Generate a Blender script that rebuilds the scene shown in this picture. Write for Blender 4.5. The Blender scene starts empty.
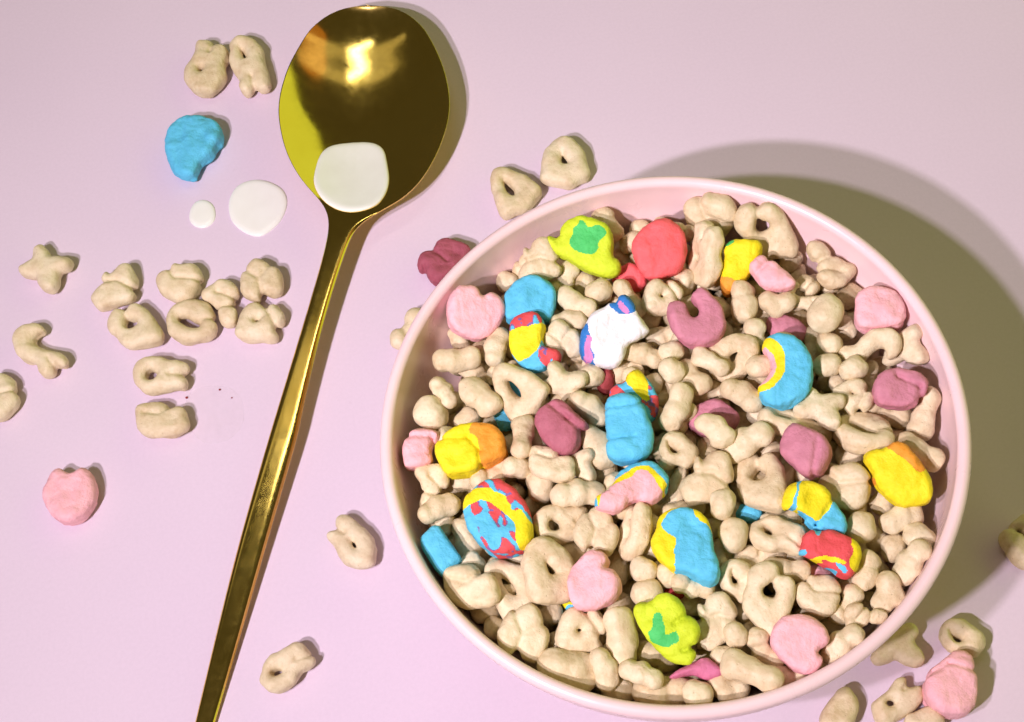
# Tabletop still life: pink bowl heaped with oat cereal and marshmallows, gold spoon, spilt milk.
import bpy, math, random
import numpy as np
from mathutils import Matrix, Vector, Quaternion
from mathutils.bvhtree import BVHTree

scene = bpy.context.scene
COL = scene.collection
MM = 0.001                                            # tables below are in millimetres

# ------------------------------------------------------------------ camera
cam_data = bpy.data.cameras.new('camera')
cam_data.lens = 50.0; cam_data.sensor_width = 36.0
cam_data.clip_start = 0.01; cam_data.clip_end = 20.0
cam_data.dof.use_dof = False
camera = bpy.data.objects.new('camera', cam_data); COL.objects.link(camera)
camera.matrix_world = Matrix((
    (0.97712619, 0.21266033, 0.0, 0.0),
    (-0.19055903, 0.87557573, -0.44390809, -0.16630528),
    (-0.09440164, 0.43375422, 0.89607232, 0.39570364),
    (0, 0, 0, 1)))
scene.camera = camera

# ------------------------------------------------------------------ room light and lamps
world = bpy.data.worlds.new('World'); scene.world = world; world.use_nodes = True
bg = world.node_tree.nodes['Background']
bg.inputs['Color'].default_value = (1.0, 0.86, 0.45, 1.0)        # dim room round the table
bg.inputs['Strength'].default_value = 0.06

BOWL = Vector((35.962 * MM, -26.399 * MM, 0.0))
def lamp(name, loc, aim, size, watts, colour, size_y=None):
    d = bpy.data.lights.new(name, 'AREA'); d.shape = 'RECTANGLE' if size_y else 'DISK'; d.size = size
    if size_y: d.size_y = size_y
    d.energy = watts; d.color = colour
    o = bpy.data.objects.new(name, d); COL.objects.link(o); o.location = loc
    o.rotation_euler = (Vector(aim) - Vector(loc)).to_track_quat('-Z', 'Y').to_euler()
    return o
# two small flash heads close above the lower left of the table, aimed across it: they give the bowl its double shadow
for nm, loc, watts in (('key_lamp', (-0.298, -0.283, 0.520), 1.78), ('second_lamp', (-0.244, -0.191, 0.520), 1.14)):
    o = lamp(nm, loc, (0.36, 0.40, 0.0), 0.020, watts, (0.99, 0.85, 0.99), 0.020)
    o.data.spread = math.radians(126)
# the room: a wide yellowish lamp-lit wall at the right, a ceiling lamp, a dim ceiling strip; plus an added orange light
lamp('wall_lamp', (1.20, 0.42, 0.58), (0.0, 0.1, 0.36), 5.4, 13.6, (0.80, 1.0, 0.17), 1.02)
lamp('ceiling_lamp', (-0.07, 0.47, 1.50), (-0.03, 0.12, 0.0), 0.56, 1.25, (1.0, 0.95, 0.82), 0.055)
o = lamp('ceiling_strip', (0.10, 0.55, 1.56), (0.10, 0.55, 0.0), 2.8, 0.66, (1.0, 0.90, 0.62), 0.15)
o.rotation_euler = (0, 0, math.radians(-9))
lamp('added_orange_light', (0.92, 0.26, 1.50), (0.0, 0.1, 0.0), 0.60, 0.30, (1.0, 0.36, 0.05))  # unseen, added overhead so the spoon mirrors an orange patch

scene.view_settings.view_transform = 'Standard'
scene.view_settings.look = 'None'
scene.view_settings.exposure = 0.12
scene.view_settings.gamma = 1.0
scene.view_settings.use_curve_mapping = False

# ------------------------------------------------------------------ oat piece shapes
# sticks, nubs and the plump fish are fused chains of dough blobs: capsules (ax,ay,az,bx,by,bz,radius) in mm
def oat_capsules(kind, variant):
    rs = np.random.RandomState(100 * 'RTCXHBNF'.index(kind) + variant + 7)
    j = lambda s: rs.uniform(-s, s)
    caps = []
    def chain(pts, radii, closed=False):
        n = len(pts)
        for i in range(n if closed else n - 1):
            k = (i + 1) % n
            caps.append((*pts[i], *pts[k], 0.5 * (radii[i] + radii[k])))
    if kind == 'B':                                 # knobbly stick
        b = j(1.1); L = 3.6 + j(.6)
        pts = [(-L, j(.4), j(.5)), (-.4 + j(.8), b, j(.5)), (L, j(.8), j(.5))]
        chain(pts, [2.55 + j(.2), 2.6 + j(.2), 2.55 + j(.2)])
        for q in pts: caps.append((*q, q[0] + j(.3), q[1] + j(.9), q[2] + j(.9), 3.0 + j(.28)))
    elif kind == 'N':                                 # short plump nub
        caps.append((-1.3 + j(.3), j(.4), j(.3), 1.3 + j(.3), j(.4), j(.3), 3.45 + j(.2)))
        caps.append((.2 + j(1.2), .5 + j(.6), j(.5), .6 + j(1), j(.6), j(.4), 3.3))
    elif kind == 'F':                                 # plump solid fish
        caps.append((-2.5, 0, 0, 1.5, 0, 0, 3.9)); caps.append((1, 1.5, 0, 3.6, 2.0, 0, 2.9)); caps.append((1, -1.5, 0, 4.0, -1.7, 0, 2.8))
        caps.append((-4, -.5, 0, -2, -.5, 0, 3.2)); caps.append((4.4, 0, 0, 5.2, -.4, 0, 2.3))
    return caps
CAPSULE_VARIANTS = dict(B=8, N=5, F=1)
# placement tables: kind variant scale x y z (mm) and the turn as a quaternion
HEAP_OATS = """C 100 0.83 12.65 31.41 53.43 0.973 0.228 -.028 -.039
N 0 0.78 3.62 31.28 46.37 0.987 0.1 -.007 -.122
B 0 0.78 18.79 26.84 48.55 0.906 0.056 -.118 0.402
N 1 0.87 23.85 25.23 45.92 0.97 0.209 -.076 -.098
B 1 0.92 20.28 16.67 52.89 0.92 0.11 -.054 -.373
N 2 0.82 26.84 18.65 52.61 0.99 0.036 -.078 0.114
B 2 0.82 17.11 11.49 52.87 0.977 0.082 -.121 -.153
B 3 0.92 34.54 39.49 51.8 0.606 0.105 -.248 0.749
N 3 0.78 40.24 34.92 46.7 0.992 0.073 0.056 -.091
C 101 1 62.76 34.97 52.49 0.828 0.496 -.113 -.234
T 100 1 76.59 26.04 53.44 0.89 0.396 -.031 -.226
R 100 0.79 58.06 22.04 53.96 0.73 -.27 -.425 0.462
N 4 0.78 81.75 19.57 45.29 0.945 -.008 -.05 0.324
T 101 0.75 43.53 12.41 53.64 0.979 0.124 0.146 -.064
B 4 0.78 57.03 18.7 45.69 0.986 0.117 -.031 -.115
B 5 0.97 64.49 6.27 53.01 0.756 0.059 0.019 0.651
B 6 0.87 72.72 3.68 53.36 0.974 0.096 -.155 -.137
B 7 0.87 34.75 14.8 52.67 0.647 0.012 -.08 0.758
C 102 0.91 90.8 12.25 51.63 0.007 -.103 0.068 -.992
H 100 0.62 80.4 3.88 51.54 0.648 -.089 -.118 0.747
N 2 1.12 83.43 -4.5 55.88 0.914 0.183 -.002 0.363
N 3 0.87 93.6 3.75 46.48 0.982 0.184 0.033 -.023
N 0 0.82 83.22 -10.78 51.72 0.973 0.025 -.163 -.163
H 100 0.79 92.27 -15.91 52.33 0.943 0.158 -.144 -.254
X 100 0.79 101.8 -16.28 51.62 0.918 0.076 -.374 0.112
N 1 0.78 89.61 -5.69 46.84 0.957 0.036 0.007 0.286
N 2 0.78 80.32 -17.26 52.65 0.982 0.173 -.042 -.069
N 3 0.78 86.55 -20.01 53.39 0.987 0.128 0.017 -.091
B 0 0.78 78.94 -8.95 47.42 0.835 0.061 -.146 0.528
B 1 0.97 -14.76 7.8 52.12 0.989 0.14 -.021 -.043
B 2 0.92 -3.09 8.85 52.24 0.856 0.046 0.011 0.515
N 4 0.78 -7.16 11.38 47.46 0.979 0.085 -.109 -.151
B 3 0.92 -11.01 5.36 46.4 0.846 0.085 0.157 -.502
B 4 0.73 -19.48 -.75 51.99 0.854 0.095 -.019 -.512
B 5 1.07 -10.25 -5.65 55.07 0.889 0.062 -.002 -.453
N 0 1.12 -24.19 -6.25 51.82 0.914 0.21 -.055 -.342
N 1 0.87 -15.53 -8.2 46.94 0.966 0.185 0.171 -.066
B 6 0.87 -2.81 2.96 47.56 0.972 0.118 0.143 0.147
T 102 0.87 1.05 -7.31 54.39 0.954 0.275 -.093 -.077
X 100 0.75 12.51 -7.22 54.19 0.91 0.361 -.177 -.098
C 103 0.75 14.54 5.89 53.73 0.96 0.24 0.03 -.143
N 2 0.73 16.25 3.63 47.89 0.981 0.151 -.017 -.117
B 7 0.97 -1.53 -19.64 54.98 0.548 -.143 -.041 -.823
B 0 0.87 -11.11 -26.67 51.42 0.958 0.009 0.096 0.268
B 1 0.82 -3.44 -27.26 53 0.962 0.04 0.269 0.034
C 105 0.75 4.5 -29.46 56.07 0.967 -.041 -.024 -.25
X 100 0.66 10.86 -29.82 53.29 0.96 0.14 -.234 0.061
B 2 0.97 16.86 -15.53 54.49 0.884 0.071 0.204 -.415
B 3 1.12 16.62 -26.08 53.23 0.781 0.023 0.084 -.618
N 3 0.82 19.04 -5.69 52.72 0.984 0.132 0.073 -.093
N 4 0.68 20.22 -8.96 46.67 0.91 0.098 -.007 0.402
B 4 0.87 34.65 -2.5 52.34 0.965 0.101 -.003 -.243
N 0 0.78 41.93 -4.7 54.52 0.963 0.139 -.024 0.23
B 5 0.78 41.55 3.48 48.27 0.983 0.174 -.053 -.027
B 6 1.02 45.49 -12.05 52.29 0.864 0.027 -.163 -.476
N 1 0.82 40.48 -11.02 55.6 0.828 0.077 -.073 0.551
B 7 0.82 51 -10.37 55.24 0.871 0.151 -.122 -.452
T 103 0.79 57.58 -9.08 52.25 0.776 0.194 0.019 -.6
B 0 0.82 63.96 -4.88 51.18 0.755 0.207 -.291 0.551
N 2 0.78 62.79 -14.42 54.86 0.984 0.148 0.072 -.063
B 1 0.97 39.24 -21.17 54.72 0.869 0.042 -.11 0.481
B 2 0.97 56.49 -20.75 53.74 0.908 0.074 0.061 -.408
B 3 0.97 46.82 -30.27 57.64 0.841 0.011 -.024 -.54
T 104 0.87 37.03 -32.44 53.98 0.988 0.04 0.043 -.144
B 4 1.07 54.27 -34.08 54.91 0.96 0.131 -.184 0.164
C 100 0.91 41.98 -41.18 53.96 0.966 0.16 0.039 -.2
N 3 0.78 27.79 -4.47 48.02 0.961 0.102 -.031 0.255
B 5 0.78 62.12 -24.89 47.71 0.975 0.209 -.04 -.067
R 101 0.79 68.57 -30.96 51.58 0.918 -.296 0.168 -.201
T 100 0.95 55.87 -44.72 52.51 0.901 -.021 -.181 -.394
N 4 0.78 60.15 -35.85 48.43 0.914 0.045 -.153 0.372
T 101 0.66 85.01 -27.04 52.07 0.805 0.062 -.115 -.578
B 6 0.78 84.1 -21.99 47.3 0.944 0.138 -.02 -.3
X 100 0.79 75.17 -29.25 54.43 0.995 -.079 0.028 -.051
R 102 0.95 84.29 -37.65 52.1 0.911 -.304 -.018 -.278
B 7 1.02 101.28 -35.59 51.23 0.9 0.059 -.105 0.42
B 0 0.92 92.62 -31.26 46.89 0.956 0.22 0.052 -.185
B 1 0.97 95.96 -45.7 51.85 0.916 0.108 -.054 -.381
N 0 0.87 80.16 -41.25 47.35 0.977 0.129 -.1 -.134
C 101 0.87 75.25 -50.99 52.84 0.975 0.114 -.184 -.059
N 1 0.78 84.08 -55.16 46.81 0.99 0.078 -.015 -.115
C 102 0.79 -28.38 -25.96 50.91 0.923 0.104 0.101 -.356
B 2 0.92 -26.64 -33.57 52.76 0.99 0.11 0.058 0.061
N 2 0.73 -19.38 -24.97 46.91 0.988 0.092 -.036 -.117
N 3 0.97 0.51 -32.58 51.47 0.884 0.006 0.004 0.468
B 4 1.02 9.35 -37.7 53.99 0.99 0.086 0.108 -.017
R 103 0.83 3.77 -44.38 51.98 0.99 0.08 0.117 0
C 103 0.83 12.09 -49.15 54.6 0.921 0.016 0.038 -.386
B 5 0.97 -21.23 -41.29 46.96 0.676 0.097 -.029 0.73
C 105 0.91 -21.59 -55.91 53.54 0.955 0.138 -.197 -.174
T 102 0.91 -10.71 -58.69 50.31 0.999 0.019 0.017 -.027
T 103 0.91 -2.04 -56.59 54.32 0.974 0.103 0.193 0.06
N 4 0.87 -9.68 -48.41 46.86 0.944 0.048 -.256 -.201
N 1 0.82 -27.25 -35.78 46.36 0.992 0.068 0.013 -.107
N 2 0.82 -20.25 -60.58 45.75 0.991 -.112 0.053 -.046
R 104 0.83 21.22 -50.6 53.76 0.783 -.281 -.346 0.434
H 100 0.75 32.7 -41.53 47.57 0.06 -.059 0.291 -.953
N 3 0.82 43.86 -49.72 55.67 0.901 0.127 -.02 0.415
B 7 0.87 34.92 -46.66 48.95 0.99 -.015 0.141 0.018
R 105 0.87 55.57 -60.21 53.33 0.979 -.058 -.053 -.189
N 4 0.97 44.68 -57.23 53.46 0.834 0.048 -.141 0.531
N 0 0.82 21.01 -61.1 53.43 0.99 0.09 -.029 -.106
N 1 0.73 26.29 -63.81 52.32 0.929 0.026 -.196 0.313
B 0 0.73 31.66 -67.69 53.5 0.973 0.159 0.124 -.115
T 104 0.91 43.34 -68.84 52.07 0.941 0.147 0.12 -.28
B 1 0.87 54.95 -68.54 51.92 0.99 0.049 0.008 -.131
T 100 0.91 49.27 -75.04 54.03 0.792 0.131 0.084 -.59
N 2 0.82 19.9 -66.87 52.98 0.996 -.025 -.085 0.022
C 100 0.83 34.71 -76.89 51.79 0.978 0.2 0.056 -.006
N 3 0.73 30.34 -70.93 47.57 0.983 0.151 -.012 -.108
B 2 0.78 15.32 -57.61 48.59 0.821 -.003 -.032 0.57
N 4 0.82 12.76 -66.45 47.44 0.99 -.095 0.045 -.095
N 0 0.97 76.08 -61.92 52.45 0.717 -.04 -.096 0.689
N 1 0.78 80.01 -63.98 45.43 0.796 0.045 -.11 0.593
B 3 0.97 87.14 -61.65 50.88 0.993 0.102 0.063 0.001
N 2 0.87 89.03 -67.22 51.44 0.894 0.078 0.056 -.438
N 3 0.78 83.09 -67.64 47.63 0.913 0.144 -.107 0.366
B 4 0.92 84.87 -73.2 53.04 0.896 0.105 -.214 0.374
B 5 0.82 74.28 -72.93 52.02 0.862 0.14 -.022 0.487
B 6 0.92 76.98 -79.61 51.91 0.818 0.174 -.136 0.531
C 101 0.75 60.69 -76.64 52.98 0.993 -.031 -.005 -.118
B 0 0.73 67.06 -79.69 50.49 0.905 0.117 -.012 0.409
C 102 0.62 69.76 -84.63 52.57 0.857 0.196 -.157 0.451
N 4 0.73 69.61 -74.72 46.64 0.982 0.145 0.072 -.095
C 103 0.91 -10.9 -70.38 53.21 0.906 0.114 0.072 -.401
N 0 0.78 -17.96 -65.95 47.08 0.98 0.096 0.154 -.084
T 101 0.83 2.51 -72.2 52.01 0.984 0.136 0.072 -.092
F 0 1.07 -2.45 -80.95 51.82 0.963 0.051 0.105 -.241
B 1 1.16 11.63 -76.68 51.95 0.726 0.101 -.165 0.66
B 2 0.87 5.72 -83.15 53.43 0.701 0.101 0.16 -.688
N 1 0.78 -9.84 -75.27 46.51 0.968 0.177 -.028 -.175
B 3 0.92 19.46 -81.17 46.67 0.932 0.079 0.066 -.348
B 4 0.82 14.52 -86.35 54.38 0.962 0.008 -.052 -.267
B 5 1.16 18.36 -90.5 49.67 0.986 0.135 0.047 -.09
N 2 0.68 26.06 -88.34 45.74 0.988 0.067 0.099 -.101
N 3 0.87 8.12 -87.33 47.32 0.981 -.003 0.016 -.192
N 4 0.78 -4.44 -65.08 48.43 0.987 0.143 0.043 -.066
N 0 0.87 26.5 -93.81 53.21 0.987 0.159 -.006 0.014
B 6 0.87 34 -92.99 50.89 0.981 0.085 0.046 -.167
N 1 0.73 38.59 -82.31 53.67 0.918 0.075 -.129 0.368
N 2 0.63 34.42 -85.69 51.04 0.992 0.063 -.063 -.091
B 7 1.12 40.03 -91.95 56.07 0.914 -.06 -.056 -.398
B 0 0.82 44.99 -86.64 51.57 0.857 0.168 0.087 -.479
B 1 0.78 47.62 -93.62 51.2 0.979 0.132 0.154 -.022
B 3 0.82 59.57 -79.33 47.57 0.984 0.089 -.144 0.059
B 4 0.87 62.94 -88.96 52.73 0.961 -.002 -.161 0.226
N 3 0.78 63.69 -82.82 45.35 0.986 0.107 0.037 -.12
N 4 0.78 55.58 -91.71 48.61 0.99 0.113 -.048 0.068
N 0 0.82 39.47 9.88 47.87 0.872 0.086 -.064 0.477
N 1 0.82 56.64 0.32 47.91 0.984 0.001 -.151 0.1
N 2 0.87 16.43 -30.07 46.69 0.994 0.032 0.068 -.073
N 3 0.82 33.64 -19.96 47.76 0.977 0.178 0.107 -.042"""
LOWER_OATS = """C 105 0.78 50.08 -63.4 48.74 0.962 0.209 0.035 0.17
H 100 0.8 37.46 -33.08 48 0.878 -.254 0.309 -.262
C 100 0.75 57.37 -56.6 47.27 0.141 0.129 -.417 0.889
B 0 0.88 19.2 -40.28 52.21 0.658 -.365 0.316 -.578
C 100 0.83 49.04 20.62 47.49 0.582 0.415 -.239 -.657
C 105 0.76 40.99 -60.01 47.58 0.481 -.135 -.348 -.793
H 100 0.74 86.26 9.2 45.46 0.89 -.252 0.367 -.096
T 100 0.8 59.76 -41.58 45.97 0.618 -.152 -.149 -.757
T 102 0.84 31.76 -82.39 39.02 0.012 -.207 -.77 0.604
X 100 0.76 89.1 -19.62 44.79 0.959 0.216 -.169 0.07
C 102 0.75 66.25 4.67 46.96 0.457 0.086 0.055 -.884
C 105 0.74 -22.42 -51.48 48.04 0.199 -.889 -.388 -.14
B 6 0.88 51.19 12 44.88 0.637 -.719 0.211 0.181
C 105 0.79 1.26 -52.95 47.28 0.15 -.102 0.455 -.872
B 0 0.89 50.3 -14.64 46.01 0.033 -.003 0.16 -.986
R 101 0.77 76.1 4.14 43.02 0.476 0.061 -.657 0.581
X 100 0.81 37.42 34.61 41.91 0.225 0.305 -.901 -.209
T 102 0.8 46.11 -31.13 43.33 0.568 0.39 0.492 0.532
B 1 0.85 32.37 -26.83 46.06 0.936 -.22 -.256 -.097
T 101 0.77 -11.37 16.24 43.24 0.069 0.856 0.028 -.511
R 106 0.84 44.9 -68.17 45.04 0.242 0.919 0.175 -.257
T 103 0.84 -.13 -21.85 45.37 0.392 0.204 0.893 0.083
R 101 0.76 56.28 -24.99 41.36 0.121 0.983 -.056 0.127
B 3 0.97 34.2 -11.47 48.13 0.586 -.484 -.574 -.306
R 100 0.71 83.99 11.59 38.8 0.479 -.501 -.658 0.296
T 103 0.81 62.4 -13.23 45.47 0.464 0.705 0.53 0.078
X 100 0.72 39.88 -12.75 46.75 0.703 0.396 0.04 0.589
B 0 0.87 18.28 -73.65 42.99 0.661 0.475 0.03 -.58
H 100 0.76 30.23 -11.05 47.76 0.053 -.775 0.289 0.559
X 100 0.76 38.69 -51.25 43.26 0.467 -.71 0.469 -.241
C 102 0.81 55.97 5.7 47.55 0.361 0.257 0.897 0
H 100 0.76 -18.5 -17.12 47.32 0.53 0.305 0.342 0.713
N 2 0.87 68.53 -42.36 47.92 0.284 -.582 0.712 -.271
R 100 0.79 40.53 -19.18 44.29 0.742 -.156 -.577 -.305
X 100 0.81 22.74 -46.63 47.67 0.403 -.61 0.64 -.237
X 100 0.82 70.38 -69.16 40.69 0.059 -.723 0.647 0.235
N 3 0.86 73.77 -78.68 41.75 0.04 -.112 0.176 0.977
C 100 0.85 -8.67 -3.86 41.88 0.181 -.032 -.118 -.976
X 100 0.78 31.49 26.47 42.98 0.121 -.177 0.91 0.354
H 100 0.81 46.77 -45.35 41.58 0.209 -.475 -.282 -.807
X 100 0.8 14.6 -65.36 40.42 0.036 0.576 -.817 0.017
B 2 0.84 81.25 -17.22 39.27 0.493 0.397 0.652 -.418
H 100 0.73 52.45 34.82 49.01 0.739 -.217 0.474 0.426
T 102 0.79 91.34 -5 35.74 0.663 -.678 -.316 0.013
N 3 0.93 26 -54.58 48.71 0.515 -.35 0.282 0.73
B 3 0.99 -20.68 0.21 41.6 0.646 0.758 0.09 -.016
C 101 0.77 73.98 -38.77 43.46 0.138 -.573 0.681 0.435
B 2 0.9 -21.47 -24.81 42.18 0.949 -.218 -.173 0.149
B 0 0.83 43.44 -24.27 43.18 0.368 -.15 -.169 -.902
B 0 0.88 46.12 37.66 43.27 0.905 0.287 0.148 -.275
N 3 0.92 6.3 -1.89 49.66 0.008 -.571 0.72 0.396
T 100 0.83 -16.5 -26.31 41.36 0.528 0.318 0.772 -.151
B 7 0.83 73.77 12.99 43.68 0.086 0.181 -.945 0.257
B 6 0.83 96.47 -16.36 39.31 0.224 0.559 -.106 -.791
C 101 0.74 -7.52 -18.03 46.03 0.701 -.24 -.371 -.56
B 6 0.97 44.89 -73.73 46.19 0.272 0.293 0.912 -.087
N 3 0.95 44.51 -1.82 49.72 0.247 0.013 0.716 -.653
T 103 0.72 23.51 -7.86 42.69 0.928 -.137 -.011 0.347
C 105 0.73 77.34 -73.36 41.74 0.282 -.634 0.554 0.46
R 102 0.82 11.48 33.15 44.82 0.394 0.2 -.584 0.681
B 5 0.95 58.93 -18.5 39.14 0.662 0.608 -.41 0.155
C 101 0.71 58.41 -65.64 44.87 0.669 -.059 0.74 0.002
H 100 0.74 63.85 17.73 35.08 0.623 -.589 0.35 0.378
C 102 0.81 37.17 -68.99 45.82 0.759 -.3 0.479 -.323
C 100 0.79 1.38 10.52 44.2 0.278 -.304 -.658 0.631
N 1 0.95 76.93 -55.05 44.36 0.434 -.309 -.643 -.55
R 102 0.74 -10.13 -33.01 47.12 0.292 0.086 -.474 -.826
C 102 0.73 40.69 -61.19 40.12 0.152 0.365 0.463 0.793
X 100 0.76 74.33 -57.21 39.51 0.129 0.834 0.294 -.449
R 100 0.79 51.65 -52.93 39.78 0.72 -.466 -.453 -.243
C 101 0.71 87.04 -41.47 42.59 0.735 0.54 0.406 0.061
T 100 0.72 33.6 -34.18 44.85 0.513 -.343 -.368 -.695
R 100 0.75 -1.53 -38.62 39.1 0.111 0.737 -.524 -.411
N 4 0.92 0.74 18.02 42.43 0.122 -.416 -.633 -.642
N 4 0.91 54.31 31.46 39.1 0.543 -.405 0.405 0.614
X 100 0.73 67.05 23.08 44.5 0.827 -.449 0.331 -.069
X 100 0.79 -8.54 -37.3 45.83 0.373 0.402 0.761 -.346
N 2 0.87 73.49 -45.03 44.83 0.831 0.442 -.275 0.196
H 100 0.82 61.15 -72.99 40.14 0.287 -.434 0.023 0.854
B 0 0.94 74.7 21.87 37.91 0.163 0.803 -.322 0.475
N 1 0.91 55.12 18.45 36.84 0.292 -.094 -.304 -.902
H 100 0.84 11.65 -13.59 43.03 0.625 -.01 -.78 0.003
B 6 0.91 93.67 -.25 41.14 0.17 0.618 -.684 0.349
N 4 0.99 42.51 -47.17 42.53 0.381 0.694 -.404 -.458
T 103 0.78 82.39 -59.01 34.01 0.661 0.555 -.419 -.282
B 3 0.85 34.24 17.87 44.15 0.076 -.068 0.589 -.802
H 100 0.77 -14.7 -59.5 42.5 0.474 -.392 0.649 -.448
T 101 0.81 17 -53.4 43.11 0.205 -.604 -.755 0.152
X 100 0.79 26.5 -26.54 48.22 0.74 -.371 -.266 0.494
H 100 0.77 11.39 -83.92 42.76 0.278 0.21 -.535 0.77
H 100 0.8 82.74 -51.75 35.93 0.088 0.331 0.549 0.762
T 104 0.72 63.97 -31.88 44.35 0.08 -.26 0.438 -.857
T 102 0.75 26.19 -78.05 34.41 0.891 0.199 0.322 -.251
N 1 0.92 50.77 -19.08 43.25 0.051 0.944 -.123 0.303
B 5 0.94 39.32 24.41 41.96 0.231 -.149 0.961 -.002
B 2 0.98 65.99 -63.92 46.14 0.421 -.797 -.191 -.388
T 103 0.82 72.34 -11.7 48.3 0.853 0.317 -.405 -.084
N 3 0.91 -7.9 -24.97 44.83 0.005 -.578 0.594 0.559
B 6 0.96 51.05 -41.88 42.88 0.688 -.045 0.494 0.53
B 0 0.83 47.08 8.71 44.76 0.84 0.037 0.515 0.164
N 3 0.92 62.82 -60.12 48.68 0.716 0.607 0.341 0.05
H 100 0.71 74.9 -63.2 39.52 0.141 0.653 0.251 0.7
B 7 0.88 -6.95 10.9 43.03 0.884 -.123 -.16 0.422
H 100 0.73 -10.06 -11.01 36.69 0.247 0.005 -.532 0.81
B 2 0.78 45.71 -80.21 47.2 0.993 0.098 -.022 -.067
X 100 0.83 -21.22 -36.08 40.67 0.444 0.014 0.714 -.541
N 0 0.78 -15.37 -50.68 46.76 0.724 0.131 -.155 0.659
T 101 0.81 15.96 -3.34 43.48 0.045 0.719 -.21 0.661
C 105 0.82 62.8 2.87 40.04 0.308 0.746 0.446 -.387
H 100 0.75 83.6 -46.32 43.98 0.557 -.214 0.198 0.778
R 104 0.84 -1.23 -75.58 44.5 0.341 -.544 -.754 -.142
N 4 0.83 -17.96 -43.97 41.45 0.559 0.38 -.565 -.473
N 0 0.97 16.47 -17.84 44.54 0.398 0.612 0.559 -.393
B 6 0.96 19.35 -88.46 41.71 0.086 0.232 -.784 0.57
T 104 0.79 31.6 -42.03 40.34 0.204 0.323 -.523 0.762
H 100 0.74 31.7 -1.21 43.26 0.398 -.668 -.517 -.358
N 1 0.97 64.2 8.77 42.29 0.853 -.056 -.519 0.028
H 100 0.81 3.45 -9.67 40.06 0.816 0.202 -.517 -.161
X 100 0.83 13.09 11.43 47.88 0.046 0.983 0.102 -.145
N 3 0.97 11.28 -1.28 45.43 0.806 -.073 -.289 0.511
N 3 0.89 43.49 11.58 41.97 0.555 0.482 -.501 0.456
H 100 0.83 71.78 4.72 40.26 0.794 -.422 -.376 0.223
H 100 0.83 25.32 -28.23 34.46 0.104 0.457 -.766 -.439"""
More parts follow.
